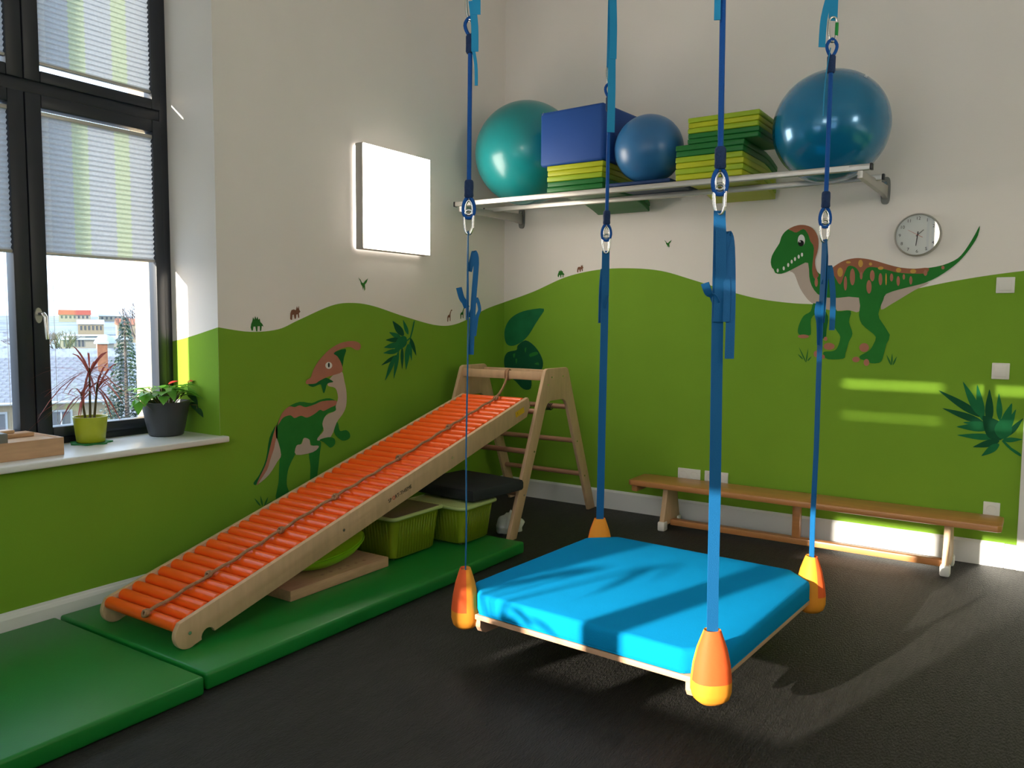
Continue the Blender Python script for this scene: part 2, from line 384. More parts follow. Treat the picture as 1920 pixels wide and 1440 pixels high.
paint('green_paint', [(4.63,1.30),(5.1,1.36),(5.6,1.30)], lambda u: .02, lambda u, z: (u, RY+.0012, z), wr)
for a, b in ((.49, 1.87), (3.25, 4.63)):
    paint('green_paint', [(a,.685),((a+b)/2,.685),(b,.685)], lambda u: .02, lambda u, z: (u, RY+.0012, z), wr)
# outer reveal of the left window, cream rendered facade
box('facade_reveal', (-.66, -2.515, .62), (-.44, -2.489, 3.4), CREAM, wl)
box('facade_reveal', (-.66, -3.871, .62), (-.44, -3.845, 3.4), CREAM, wl)
# baseboards
def baseboard(name, poly_axis, prof, a, b):
    return tag(prism(name, prof, poly_axis, a, b, TRIMW), kind='structure')
baseboard('baseboard_left', 'y', [(0,0),(.016,0),(.016,.105),(.012,.118),(.008,.122),(.006,.132),(0,.132)], RY, 0)
baseboard('baseboard_back', 'x', [(0,0),(-.016,0),(-.016,.118),(-.010,.126),(-.006,.132),(0,.132)], 0, 3.245)
# door at the right end of the back wall
tag(box('trim_1', (3.30, -.028, 0), (3.385, .0, 2.12), TRIMW, bev=.004), kind='structure')
tag(box('trim_2', (4.285, -.028, 0), (4.37, .0, 2.12), TRIMW, bev=.004), kind='structure')
tag(box('trim_3', (3.30, -.028, 2.12), (4.37, .0, 2.205), TRIMW, bev=.004), kind='structure')
tag(box('trim_4', (3.247, -.022, 0), (3.30, .0, .132), TRIMW, bev=.003), kind='structure')
d1 = tag(box('door_1', (3.387, -.014, .006), (4.283, -.001, 2.118), TRIMW), kind='structure')
tube('door_handle', [(3.47,-.014,1.04),(3.47,-.065,1.04),(3.59,-.065,1.04)], .009, STEEL, d1)
box('door_panel', (3.50, -.020, .20), (4.17, -.013, .95), TRIMW, d1, .004)
box('door_panel', (3.50, -.020, 1.12), (4.17, -.013, 1.98), TRIMW, d1, .004)

# ---------------------------------------------------------------- windows
def window(n, put, uax, blind_mat, tip, sill_put):
    """put(u, d, z): u along the width, d into the room from the glass plane"""
    W = WIN['w']; root = empty('window_%d' % n, put(W/2, 0, .69), kind='structure')
    def bar(name, a, b, mat, parent, bev=.004):
        p, q = put(*a), put(*b)
        return box(name, [min(i, j) for i, j in zip(p, q)], [max(i, j) for i, j in zip(p, q)], mat, parent, bev)
    Z0, Z1 = .70, 3.36
    bar('frame_side', (0, -.035, Z0), (.045, .03, Z1), ANTH, root); bar('frame_side', (W-.045, -.035, Z0), (W, .03, Z1), ANTH, root)
    bar('frame_bottom', (.045, -.035, Z0), (W-.045, .03, .755), ANTH, root); bar('frame_top', (.045, -.035, 3.315), (W-.045, .03, Z1), ANTH, root)
    bar('transom', (.045, -.035, 2.268), (W-.045, .03, 2.328), ANTH, root)
    bar('mullion', (.675, -.035, 2.328), (.705, .022, 3.315), ANTH, root); bar('mullion', (.678, -.035, .755), (.702, .018, 2.268), ANTH, root)
    gl = ((.09, .62), (.76, 1.29))
    for k, (g0, g1) in enumerate(gl):
        for (z0, z1, s0, s1) in ((.80, 2.215, .752, 2.272), (2.375, 3.27, 2.325, 3.32)):
            s = empty('sash', put((g0+g1)/2, 0, s0)); attach(s, root); s.location = put((g0+g1)/2, 0, s0); s.matrix_parent_inverse = wm(root).inverted()
            a, b = (.042, .688) if k == 0 else (.692, W-.042)
            bar('stile', (a, -.028, s0), (g0, .042, s1), ANTH, s, .005); bar('stile', (g1, -.028, s0), (b, .042, s1), ANTH, s, .005)
            bar('rail', (g0, -.028, s0), (g1, .042, z0), ANTH, s, .005); bar('rail', (g0, -.028, z1), (g1, .042, s1), ANTH, s, .005)
            bar('pane', (g0-.004, -.004, z0-.004), (g1+.004, .004, z1+.004), GLASS, s, 0)
    if n == 1:
        h = empty('handle', put(.668, .042, 1.30)); attach(h, root); h.location = put(.668, .042, 1.30); h.matrix_parent_inverse = wm(root).inverted()
        bm = bm_new(); c = Vector(put(.668, .042, 1.305))
        R_ = [bm.verts.new(c+Vector((0, .016*math.cos(t), .034*math.sin(t)))) for t in [k*math.pi/10 for k in range(20)]]
        R2 = [bm.verts.new(v.co+Vector((.008, 0, 0))) for v in R_]
        bm.faces.new(R_); bm.faces.new(R2[::-1])
        for k in range(20): bm.faces.new((R_[k], R_[(k+1) % 20], R2[(k+1) % 20], R2[k]))
        obj('rosette', bm, ALU, h, True, 40)
        tube('lever', [c+Vector((.004,0,.006)), c+Vector((.05,0,.006)), c+Vector((.056,.004,-.006)), c+Vector((.056,.008,-.105))], [.009,.009,.009,.0075], STEEL, h)
    for k, (g0, g1) in enumerate(gl):
        for lo, hi, word in ((1.575, 2.20, 'lower'), (2.402 if n == 1 else 2.394, 3.275, 'upper')):
            if n > 1 and word == 'lower': hi = 2.196
            if n == 3: lo = 1.98 if word == 'lower' else 2.9
            side = tip[k]
            b = empty('pleated_blind', put((g0+g1)/2, .03, lo), 'pale striped pleated blind on the %s %s' % (word, side), 'blind', 'pleated blinds at the windows')
            np_ = int((hi-lo-.03)/.0225); bm = bm_new(); rows = []
            zt, zb = hi-.018, lo+.012
            for i in range(2*np_+1):
                z = zt+(zb-zt)*i/(2*np_); d = .020 if i % 2 else .032
                rows.append([bm.verts.new(put(u, d, z)) for u in (g0-.002, g1+.002)])
            for A, B in zip(rows, rows[1:]): bm.faces.new((A[0], A[1], B[1], B[0]))
            obj('pleated_fabric', bm, blind_mat, b)
            bar('top_rail', (g0-.002, .012, hi-.018), (g1+.002, .036, hi), ALU, b, .002)
            bar('bottom_rail', (g0-.002, .014, lo), (g1+.002, .036, lo+.013), ALU, b, .002)
            if word == 'lower':
                for cu_ in (g0+.03, g1-.03):
                    p = put(cu_, .026, lo); q = put(cu_, .026, .81)
                    tube('cord', [p, q], .0009, PLASTW, b, 5)
    # sill board
    a, b = sill_put
    box('window_sill', a, b, SILLW, root, .007, 3)
    return root
window(1, lambda u, d, z: (-.40+d, -2.49-u, z), 1, blind_fabric('blind_fabric_side', 1), ('sash beside the potted plants', 'sash at the left photo edge'), ((-.372, -3.895, .690), (.045, -2.468, .720)))
bfr = blind_fabric('blind_fabric_rear', 0)
window(2, lambda u, d, z: (.49+u, -5.85+d, z), 0, bfr, ('left sash of the sunny rear window', 'right sash of the sunny rear window'), ((.468, -5.822, .690), (1.892, RY+.045, .720)))
window(3, lambda u, d, z: (3.25+u, -5.85+d, z), 0, bfr, ('left sash of the rear window behind the camera', 'right sash of the rear window behind the camera'), ((3.228, -5.822, .690), (4.652, RY+.045, .720)))
# light portals in the window openings help the sampler find the sky
def portal(loc, rot, sx, sy):
    l = bpy.data.lights.new('portal', 'AREA'); l.shape = 'RECTANGLE'; l.size = sx; l.size_y = sy
    o = bpy.data.objects.new('portal', l); COL.objects.link(o); o.location = loc; o.rotation_euler = rot
    l.cycles.is_portal = True
portal((-.62, -3.18, 2.02), (0, -math.pi/2, 0), 2.66, 1.36)
portal((1.18, RY-.70, 2.02), (math.pi/2, 0, 0), 1.36, 2.66)
portal((3.94, RY-.70, 2.02), (math.pi/2, 0, 0), 1.36, 2.66)

# ---------------------------------------------------------------- square wall lights: the visible panel and added fill panels
def wall_light(label, put):
    root = empty('wall_light', put(0, 0, -.3), label, 'wall light', 'square wall light panels')
    def bar(name, a, b, mat, bev=0):
        p, q = put(*a), put(*b)
        return box(name, [min(i, j) for i, j in zip(p, q)], [max(i, j) for i, j in zip(p, q)], mat, root, bev, 3)
    bar('housing', (-.302, .018, -.302), (.302, .076, .302), LAMPB, .006)
    bar('diffuser', (-.297, .074, -.297), (.297, .083, .297), LAMPE, .003)
    bar('mount', (-.20, 0, -.20), (.20, .02, .20), GREYP)
    for a, b in (((-.29,.006,-.29),(.29,.012,-.275)), ((-.29,.006,.275),(.29,.012,.29)), ((-.29,.006,-.275),(-.275,.012,.275)), ((.275,.006,-.275),(.29,.012,.275))):
        bar('back_strip', a, b, HALO)
    return root
wall_light('lit square white light panel on the wall left of the shelf', lambda u, d, z: (d, -1.26+u, 2.005+z))
wall_light('added unseen square fill light on the rear wall between the two windows', lambda u, d, z: (2.56+u, RY+d, 2.45+z))  # added out of view, copies the left panel to brighten the room from behind
wall_light('added unseen square fill light on the right wall', lambda u, d, z: (RX-d, -2.6+u, 2.45+z))  # another added fill lamp out of view, raises the indoor light level
MURAL = {'trex':{'belly':[(2.0739,1.6102),(2.0999,1.5887),(2.1354,1.5049),(2.178,1.4421),(2.2193,1.4074),(2.2864,1.3784),(2.3517,1.3695),(2.4156,1.3729),(2.4696,1.3648),(2.4726,1.4497),(2.3487,1.4508),(2.2834,1.4583),(2.2431,1.4827),(2.2085,1.5243),(2.1932,1.5795),(2.1837,1.6587),(2.1372,1.6464)],
'tail_belly':[(2.5934,1.4386),(2.6104,1.468),(2.6814,1.4932),(2.7514,1.5114),(2.8261,1.5248),(2.7527,1.4824),(2.6954,1.4443),(2.6372,1.4056),(2.5868,1.3761)],
'body':[(1.9578,1.6627),(1.9635,1.7011),(1.9833,1.7388),(2.0063,1.7762),(2.0156,1.8106),(2.0352,1.8408),(2.0687,1.8631),(2.109,1.876),(2.1561,1.8733),(2.1968,1.8526),(2.2247,1.8104),(2.233,1.7624),(2.2281,1.7151),(2.2166,1.6678),(2.2217,1.6199),(2.246,1.5851),(2.2914,1.5975),(2.3291,1.6303),(2.3793,1.6589),(2.4358,1.6703),(2.486,1.6665),(2.542,1.6533),(2.6038,1.6317),(2.6766,1.61),(2.7476,1.6015),(2.817,1.604),(2.8847,1.6165),(2.9397,1.6398),(2.9717,1.6668),(3.0024,1.7152),(3.0323,1.7755),(3.0529,1.8204),(3.0461,1.7686),(3.024,1.7204),(2.9934,1.6722),(2.9622,1.6328),(2.9195,1.5934),(2.8648,1.5538),(2.8089,1.5251),(2.7516,1.5082),(2.6816,1.4899),(2.6106,1.4647),(2.5967,1.432),(2.5778,1.3728),(2.5796,1.3266),(2.6381,1.2348),(2.6221,1.1817),(2.607,1.1017),(2.5898,1.0745),(2.5468,1.0697),(2.515,1.0853),(2.4897,1.0912),(2.4828,1.1078),(2.5072,1.1254),(2.5375,1.1463),(2.5547,1.1801),(2.5655,1.2203),(2.5333,1.2531),(2.4881,1.2926),(2.4704,1.3461),(2.4665,1.445),(2.3489,1.4441),(2.2838,1.4481),(2.237,1.469),(2.2021,1.5176),(2.1868,1.5728),(2.1773,1.652),(2.1373,1.643),(2.0739,1.6102),(2.0229,1.592),(1.9879,1.5971),(1.9767,1.6199),(1.9658,1.6308)],
'leg':[(2.3406,1.4069),(2.3518,1.3661),(2.4253,1.3695),(2.4182,1.3055),(2.4398,1.2383),(2.4226,1.1907),(2.406,1.1224),(2.3944,1.0915),(2.3102,1.0853),(2.283,1.112),(2.2889,1.1294),(2.3346,1.1341),(2.3597,1.1553),(2.3736,1.2169),(2.3494,1.2573),(2.3217,1.3048),(2.326,1.3661)],
'arm':[(2.2157,1.4143),(2.2463,1.3935),(2.2376,1.3592),(2.2057,1.3212),(2.2086,1.2416),(2.1991,1.2242),(2.152,1.2234),(2.1323,1.2405),(2.1363,1.2825),(2.1615,1.3383),(2.2008,1.3661)],
'arm2':[(2.2595,1.3935),(2.3009,1.3388),(2.2961,1.2566),(2.2926,1.2086),(2.2693,1.215),(2.2635,1.2837),(2.2544,1.3524)],
'back':[(2.2914,1.5975),(2.3291,1.6303),(2.3793,1.6589),(2.4358,1.6703),(2.486,1.6665),(2.542,1.6533),(2.6038,1.6317),(2.6766,1.61),(2.7476,1.6015),(2.817,1.604),(2.8067,1.5762),(2.7429,1.5746),(2.6658,1.5824),(2.5989,1.6024),(2.5435,1.6158),(2.5066,1.6149),(2.4842,1.5858),(2.4749,1.5528),(2.4608,1.593),(2.4378,1.6203),(2.4028,1.6267),(2.3852,1.5883),(2.3621,1.5216),(2.3315,1.5661),(2.311,1.5936)],
'nape':[(2.0587,1.8568),(2.109,1.876),(2.1561,1.8733),(2.1968,1.8526),(2.2247,1.8104),(2.233,1.7624),(2.2281,1.7151),(2.2166,1.6678),(2.2217,1.6199),(2.2398,1.575),(2.2172,1.5584),(2.202,1.6136),(2.2075,1.7364),(2.1861,1.7782),(2.1714,1.8199),(2.1435,1.8521),(2.1037,1.8337),(2.0761,1.8455)]},
'trex_spots':{'spot':[[(2.4412,1.5636),(2.4397,1.5353),(2.4334,1.518),(2.4248,1.5181),(2.4172,1.5358),(2.4134,1.5642),(2.415,1.5925),(2.4213,1.6098),(2.4299,1.6095),(2.4375,1.5919)],
[(2.5455,1.5677),(2.5439,1.5492),(2.5382,1.5378),(2.5305,1.538),(2.5239,1.5496),(2.5208,1.5683),(2.5224,1.5869),(2.5281,1.5983),(2.5358,1.5981),(2.5424,1.5864)],
[(2.5319,1.5053),(2.5302,1.4828),(2.524,1.4689),(2.5156,1.469),(2.5082,1.4831),(2.5047,1.5058),(2.5064,1.5283),(2.5127,1.5422),(2.5211,1.542),(2.5285,1.5279)],
[(2.5866,1.5471),(2.5856,1.5271),(2.5812,1.5148),(2.5751,1.5149),(2.5698,1.5274),(2.5671,1.5475),(2.5681,1.5676),(2.5725,1.5799),(2.5786,1.5797),(2.5839,1.5672)],
[(2.6424,1.5557),(2.6413,1.5427),(2.6375,1.5347),(2.6323,1.5348),(2.6277,1.543),(2.6256,1.5561),(2.6267,1.5691),(2.6305,1.577),(2.6357,1.5769),(2.6403,1.5687)],
[(2.6773,1.5354),(2.6764,1.5194),(2.6726,1.5096),(2.6674,1.5097),(2.6629,1.5197),(2.6606,1.5358),(2.6615,1.5518),(2.6653,1.5616),(2.6705,1.5615),(2.675,1.5515)],
[(2.7404,1.5374),(2.7395,1.5238),(2.736,1.5154),(2.7313,1.5155),(2.7272,1.524),(2.7251,1.5377),(2.726,1.5513),(2.7295,1.5597),(2.7342,1.5596),(2.7384,1.551)],
[(2.3996,1.5276),(2.3988,1.5032),(2.3949,1.4881),(2.3894,1.4882),(2.3843,1.5034),(2.3817,1.528),(2.3825,1.5524),(2.3864,1.5675),(2.3919,1.5673),(2.3969,1.5521)],
[(2.4817,1.5693),(2.4808,1.5568),(2.4773,1.5492),(2.4727,1.5493),(2.4686,1.5571),(2.4667,1.5696),(2.4676,1.5821),(2.4711,1.5897),(2.4757,1.5896),(2.4798,1.5818)],
[(2.813,1.5773),(2.8116,1.5676),(2.8073,1.5617),(2.8016,1.5618),(2.7967,1.568),(2.7945,1.5778),(2.7958,1.5875),(2.8002,1.5934),(2.8059,1.5933),(2.8108,1.5871)],
[(2.896,1.6036),(2.8948,1.5977),(2.891,1.5941),(2.8861,1.5942),(2.882,1.598),(2.8802,1.604),(2.8814,1.6099),(2.8852,1.6135),(2.8901,1.6133),(2.8942,1.6095)],
[(2.2372,1.5375),(2.236,1.5214),(2.2317,1.5116),(2.226,1.5117),(2.221,1.5217),(2.2186,1.5378),(2.2198,1.5539),(2.2241,1.5638),(2.2298,1.5637),(2.2348,1.5536)],
[(2.7025,1.5576),(2.7017,1.5485),(2.699,1.5429),(2.6953,1.543),(2.6921,1.5487),(2.6906,1.5578),(2.6914,1.5669),(2.6941,1.5725),(2.6978,1.5724),(2.701,1.5667)]],
'yspot':[[(2.4808,1.6389),(2.4789,1.6265),(2.473,1.619),(2.4653,1.6192),(2.4587,1.6271),(2.4558,1.6397),(2.4577,1.6521),(2.4637,1.6596),(2.4714,1.6593),(2.478,1.6514)],
[(2.3748,1.592),(2.3725,1.5762),(2.3652,1.5666),(2.3556,1.5668),(2.3476,1.5768),(2.344,1.5928),(2.3464,1.6085),(2.3537,1.6181),(2.3632,1.6178),(2.3713,1.6078)],
[(2.5299,1.634),(2.5285,1.6286),(2.5243,1.6254),(2.519,1.6256),(2.5145,1.6291),(2.5126,1.6346),(2.5141,1.6399),(2.5183,1.6432),(2.5236,1.643),(2.5281,1.6395)],
[(2.5902,1.6092),(2.5876,1.6039),(2.5804,1.6008),(2.5714,1.601),(2.5639,1.6046),(2.5609,1.6101),(2.5635,1.6154),(2.5707,1.6185),(2.5797,1.6183),(2.5872,1.6147)],
[(2.6813,1.5956),(2.6792,1.5881),(2.6728,1.5835),(2.6647,1.5837),(2.6579,1.5886),(2.6551,1.5963),(2.6573,1.6039),(2.6637,1.6084),(2.6718,1.6082),(2.6785,1.6033)],
[(2.7576,1.5871),(2.755,1.5804),(2.7475,1.5764),(2.7381,1.5766),(2.7303,1.581),(2.7271,1.5879),(2.7297,1.5946),(2.7372,1.5986),(2.7466,1.5984),(2.7544,1.594)],
[(2.4146,1.6477),(2.4124,1.6438),(2.4061,1.6416),(2.3983,1.6418),(2.3918,1.6445),(2.3892,1.6485),(2.3915,1.6524),(2.3978,1.6546),(2.4056,1.6543),(2.4121,1.6517)],
[(2.6097,1.5466),(2.6098,1.5266),(2.6085,1.5143),(2.6062,1.5143),(2.6039,1.5267),(2.6024,1.5468),(2.6023,1.5668),(2.6036,1.5791),(2.6058,1.579),(2.6082,1.5666)]],
'eye':[[(2.1552,1.7852),(2.1519,1.7652),(2.142,1.7532),(2.129,1.7537),(2.1181,1.7667),(2.1134,1.7871),(2.1167,1.8072),(2.1268,1.8191),(2.1397,1.8185),(2.1505,1.8055)]],
'pupil':[[(2.1498,1.7683),(2.1469,1.7575),(2.1388,1.7512),(2.1283,1.7516),(2.1197,1.7587),(2.1161,1.7698),(2.1189,1.7806),(2.1271,1.787),(2.1375,1.7865),(2.1462,1.7793)]],
'glint':[[(2.1306,1.7781),(2.1299,1.7753),(2.128,1.7736),(2.1255,1.7737),(2.1234,1.7756),(2.1225,1.7785),(2.1232,1.7813),(2.1251,1.7829),(2.1276,1.7828),(2.1297,1.7809)]],
'tooth':[[(2.0076,1.612),(2.0067,1.6051),(2.0037,1.6008),(1.9998,1.6009),(1.9965,1.6053),(1.9951,1.6124),(1.9961,1.6194),(1.9991,1.6236),(2.0029,1.6235),(2.0062,1.6191)],
[(2.0432,1.6236),(2.0423,1.6167),(2.0393,1.6125),(2.0355,1.6126),(2.0322,1.617),(2.0308,1.624),(2.0318,1.6309),(2.0347,1.6351),(2.0386,1.635),(2.0418,1.6306)],
[(2.0687,1.643),(2.0677,1.6361),(2.0648,1.6319),(2.061,1.632),(2.0577,1.6364),(2.0563,1.6434),(2.0573,1.6503),(2.0602,1.6545),(2.064,1.6544),(2.0673,1.65)],
[(2.0885,1.6618),(2.0876,1.6549),(2.0847,1.6507),(2.0809,1.6509),(2.0777,1.6553),(2.0762,1.6622),(2.0772,1.6691),(2.0801,1.6733),(2.0839,1.6732),(2.0871,1.6688)],
[(2.1071,1.6771),(2.1061,1.6702),(2.1032,1.6661),(2.0994,1.6662),(2.0962,1.6706),(2.0948,1.6775),(2.0958,1.6844),(2.0987,1.6886),(2.1025,1.6884),(2.1057,1.6841)],
[(2.1283,1.6901),(2.1274,1.6833),(2.1245,1.6791),(2.1207,1.6793),(2.1175,1.6836),(2.1161,1.6906),(2.117,1.6974),(2.1199,1.7016),(2.1237,1.7015),(2.1269,1.6971)],
[(2.1467,1.7012),(2.1458,1.6943),(2.143,1.6902),(2.1392,1.6903),(2.136,1.6947),(2.1346,1.7016),(2.1355,1.7085),(2.1384,1.7126),(2.1422,1.7124),(2.1454,1.7081)]],
'claw':[[(2.3452,1.1617),(2.3397,1.1495),(2.3244,1.1417),(2.305,1.1411),(2.289,1.1482),(2.2825,1.1602),(2.2881,1.1725),(2.3036,1.1803),(2.3229,1.1807),(2.3388,1.1736)],
[(2.2577,1.1147),(2.2554,1.1032),(2.2483,1.096),(2.2393,1.0957),(2.2317,1.1025),(2.2285,1.1138),(2.2309,1.1253),(2.2379,1.1326),(2.247,1.1328),(2.2545,1.126)],
[(2.532,1.1596),(2.5276,1.1445),(2.5149,1.1349),(2.4987,1.1345),(2.4852,1.1434),(2.4796,1.1583),(2.484,1.1734),(2.4968,1.183),(2.513,1.1833),(2.5265,1.1744)],
[(2.4847,1.0897),(2.4813,1.0801),(2.4714,1.0738),(2.4589,1.0734),(2.4486,1.0789),(2.4443,1.0884),(2.4478,1.098),(2.4577,1.1042),(2.4702,1.1046),(2.4805,1.0991)],
[(2.5367,1.074),(2.5343,1.0621),(2.5271,1.0545),(2.5179,1.0541),(2.5101,1.0612),(2.5067,1.0729),(2.5091,1.0849),(2.5163,1.0924),(2.5256,1.0927),(2.5333,1.0857)],
[(2.198,1.2172),(2.1921,1.2106),(2.1761,1.2062),(2.1561,1.2059),(2.1397,1.2096),(2.1332,1.2161),(2.1392,1.2228),(2.1553,1.2271),(2.1754,1.2274),(2.1917,1.2236)],
[(2.3032,1.2053),(2.3015,1.198),(2.2964,1.1934),(2.2899,1.1933),(2.2845,1.1977),(2.2822,1.2049),(2.2839,1.2122),(2.289,1.2168),(2.2955,1.2169),(2.3009,1.2125)],
[(2.2927,1.0985),(2.2912,1.0911),(2.2867,1.0865),(2.281,1.0863),(2.2763,1.0907),(2.2742,1.0979),(2.2757,1.1053),(2.2802,1.1099),(2.2859,1.1101),(2.2906,1.1057)]]},
'para':{'body':[(-2.1462,0.7286),(-2.1135,0.7792),(-2.0644,0.8257),(-1.9816,0.8478),(-1.8967,0.8344),(-1.8353,0.8474),(-1.7636,0.8506),(-1.7108,0.8261),(-1.7096,0.7748),(-1.7738,0.767),(-1.8104,0.73),(-1.8156,0.6767),(-1.8518,0.6338),(-1.83,0.6043),(-1.8398,0.5449),(-1.8497,0.479),(-1.8612,0.4201),(-1.8644,0.3801),(-1.9125,0.3814),(-1.9109,0.4813),(-1.9202,0.5491),(-1.9006,0.5864),(-1.9172,0.6283),(-1.9554,0.646),(-1.9771,0.6158),(-2.0091,0.6068),(-2.0156,0.5685),(-2.0452,0.5271),(-2.0707,0.4791),(-2.0801,0.4094),(-2.0646,0.3645),(-2.0655,0.3159),(-2.1538,0.3322),(-2.1362,0.4251),(-2.131,0.4883),(-2.1258,0.5514),(-2.1173,0.5758),(-2.1403,0.6234),(-2.1472,0.675)],
'tail_edge':[(-2.1444,0.7379),(-2.1902,0.6737),(-2.2156,0.5641),(-2.2592,0.4892),(-2.2976,0.4519),(-2.2738,0.4429),(-2.2111,0.5194),(-2.1792,0.641),(-2.1387,0.7057)],
'tail':[(-2.1396,0.7406),(-2.1667,0.6836),(-2.1915,0.6111),(-2.2201,0.5333),(-2.2767,0.4472),(-2.2586,0.4454),(-2.2052,0.506),(-2.1711,0.5768),(-2.1464,0.6369),(-2.1379,0.6676)],
'tail_belly':[(-2.1411,0.6648),(-2.1157,0.5756),(-2.1419,0.541),(-2.198,0.4796),(-2.2677,0.4438),(-2.2114,0.5056),(-2.1871,0.56),(-2.1626,0.6136),(-2.1524,0.6503)],
'belly':[(-1.9554,0.646),(-1.9155,0.6314),(-1.9073,0.5992),(-1.8463,0.5875),(-1.8924,0.5587),(-2.0132,0.5604),(-2.009,0.61),(-1.9729,0.6153)],
'neck':[(-1.7437,0.9743),(-1.6695,1.0011),(-1.6458,0.9415),(-1.6295,0.8715),(-1.6342,0.7957),(-1.6632,0.7499),(-1.7105,0.7064),(-1.7575,0.6295),(-1.8476,0.6185),(-1.8562,0.6343),(-1.8112,0.6695),(-1.8196,0.7108),(-1.7921,0.7552),(-1.7189,0.7756),(-1.7166,0.8027),(-1.6975,0.849),(-1.7172,0.9049),(-1.7717,0.9207),(-1.7714,0.9422)],
'nape':[(-1.7217,0.9086),(-1.6973,0.8627),(-1.7089,0.8294),(-1.7205,0.7894),(-1.7132,0.857)],
'back':[(-2.1365,0.7371),(-2.1052,0.7975),(-2.0562,0.8282),(-2.0194,0.8219),(-1.9819,0.8284),(-1.9399,0.815),(-1.8708,0.8257),(-1.8177,0.838),(-1.7135,0.8332),(-1.7166,0.8082),(-1.7552,0.7978),(-1.8096,0.7824),(-1.8361,0.7914),(-1.8786,0.7713),(-1.9323,0.7566),(-1.9745,0.7711),(-2.0205,0.7625),(-2.0489,0.7807),(-2.0976,0.7726),(-2.1236,0.7472)],
'head':[(-1.9378,0.9456),(-1.9332,0.9636),(-1.9031,0.9763),(-1.8852,1.0148),(-1.8497,1.0593),(-1.805,1.0975),(-1.7507,1.1327),(-1.6768,1.1615),(-1.6012,1.1717),(-1.5433,1.1672),(-1.5121,1.1478),(-1.5193,1.1214),(-1.5536,1.1195),(-1.6016,1.138),(-1.6679,1.1293),(-1.7283,1.1052),(-1.7009,1.0861),(-1.6708,1.0456),(-1.6639,0.9974),(-1.7345,0.9806),(-1.789,0.97),(-1.8426,0.9531),(-1.869,0.9414),(-1.9208,0.9413)],
'crest':[(-1.7438,1.1037),(-1.635,1.1278),(-1.6479,1.0789),(-1.6646,1.018),(-1.6799,1.0595),(-1.7055,1.089)],
'mouth':[(-1.9208,0.94),(-1.8514,0.9483),(-1.798,0.9705),(-1.7332,0.9433),(-1.7787,0.9346),(-1.7935,0.9033),(-1.8082,0.8828),(-1.821,0.9171),(-1.834,0.9346),(-1.8867,0.9227)],
'arm':[(-1.7196,0.7155),(-1.6967,0.6981),(-1.6832,0.6553),(-1.6359,0.655),(-1.6055,0.6327),(-1.6058,0.6047),(-1.6461,0.5942),(-1.6838,0.6057),(-1.7297,0.6523)],
'arm2':[(-1.8431,0.6227),(-1.7758,0.6296),(-1.7302,0.616),(-1.7251,0.5845),(-1.7584,0.5668),(-1.7872,0.5855),(-1.8122,0.6055)]},
'para_spots':{'eye':[[(-1.742,1.0363),(-1.7472,1.025),(-1.7604,1.0185),(-1.7766,1.0193),(-1.7895,1.0269),(-1.7943,1.0385),(-1.7892,1.0497),(-1.7761,1.0562),(-1.7599,1.0556),(-1.7469,1.048)]],
'pupil':[[(-1.761,1.0391),(-1.7625,1.0309),(-1.7662,1.0259),(-1.7707,1.0261),(-1.7742,1.0314),(-1.7754,1.0397),(-1.774,1.0479),(-1.7703,1.0529),(-1.7658,1.0527),(-1.7623,1.0474)]]},
'mon':{'leafA':[(0.3491,1.3846),(0.2117,1.3747),(0.1132,1.3452),(0.0466,1.2985),(0.0111,1.2329),(0.0094,1.1673),(0.0313,1.1208),(0.0842,1.1109),(0.1594,1.1404),(0.2246,1.197),(0.2778,1.2727),(0.3116,1.3184)],
'leafB':[(0.1945,1.1541),(0.2689,1.1171),(0.3234,1.0545),(0.3477,0.9914),(0.3302,0.9404),(0.2709,0.9426),(0.2498,0.8864),(0.2442,0.8028),(0.1796,0.7947),(0.1124,0.8474),(0.0503,0.8867),(0.0123,0.9511),(0.0084,1.0169),(0.0397,1.0629),(0.1157,1.0809),(0.1265,1.1137)],
'slot1':[(0.2316,1.0564),(0.291,1.0737),(0.3041,1.0558),(0.2373,1.0335)],
'slot2':[(0.0848,1.0474),(0.107,1.0555),(0.0962,1.0197)],
'slot3':[(0.1874,1.0921),(0.2038,1.1017),(0.1955,1.0599)],
'slot4':[(0.2726,0.9841),(0.3048,0.9972),(0.3136,0.9764)],
'slot5':[(0.1075,1.0108),(0.123,1.0159),(0.1168,0.9738)]},
'palmL':[[(-1.1235,1.202),(-1.1254,1.2222),(-1.1389,1.2439),(-1.1691,1.2642),(-1.2013,1.2791),(-1.2292,1.2902),(-1.2219,1.2689),(-1.2107,1.244),(-1.1913,1.2186),(-1.1649,1.2034),(-1.1367,1.1957)],
[(-1.0807,1.2073),(-1.0794,1.223),(-1.0847,1.2423),(-1.1001,1.2644),(-1.1173,1.2829),(-1.1326,1.2976),(-1.1309,1.2797),(-1.1272,1.2582),(-1.1188,1.2346),(-1.105,1.2173),(-1.0893,1.2054)],
[(-1.1513,1.1869),(-1.1623,1.1995),(-1.1814,1.2104),(-1.2104,1.2169),(-1.238,1.2194),(-1.2612,1.2205),(-1.2463,1.2084),(-1.2271,1.1947),(-1.2024,1.1826),(-1.1782,1.1786),(-1.1566,1.1799)],
[(-1.1599,1.1756),(-1.1803,1.1836),(-1.2072,1.1878),(-1.2404,1.1849),(-1.2693,1.1789),(-1.2927,1.173),(-1.2692,1.1666),(-1.2402,1.16),(-1.2069,1.1565),(-1.1801,1.16),(-1.1599,1.1677)],
[(-1.1732,1.1486),(-1.1967,1.1548),(-1.2257,1.1557),(-1.2589,1.1481),(-1.2867,1.1376),(-1.3088,1.1278),(-1.2826,1.1239),(-1.2506,1.1205),(-1.2152,1.1211),(-1.1888,1.1287),(-1.1705,1.1399)],
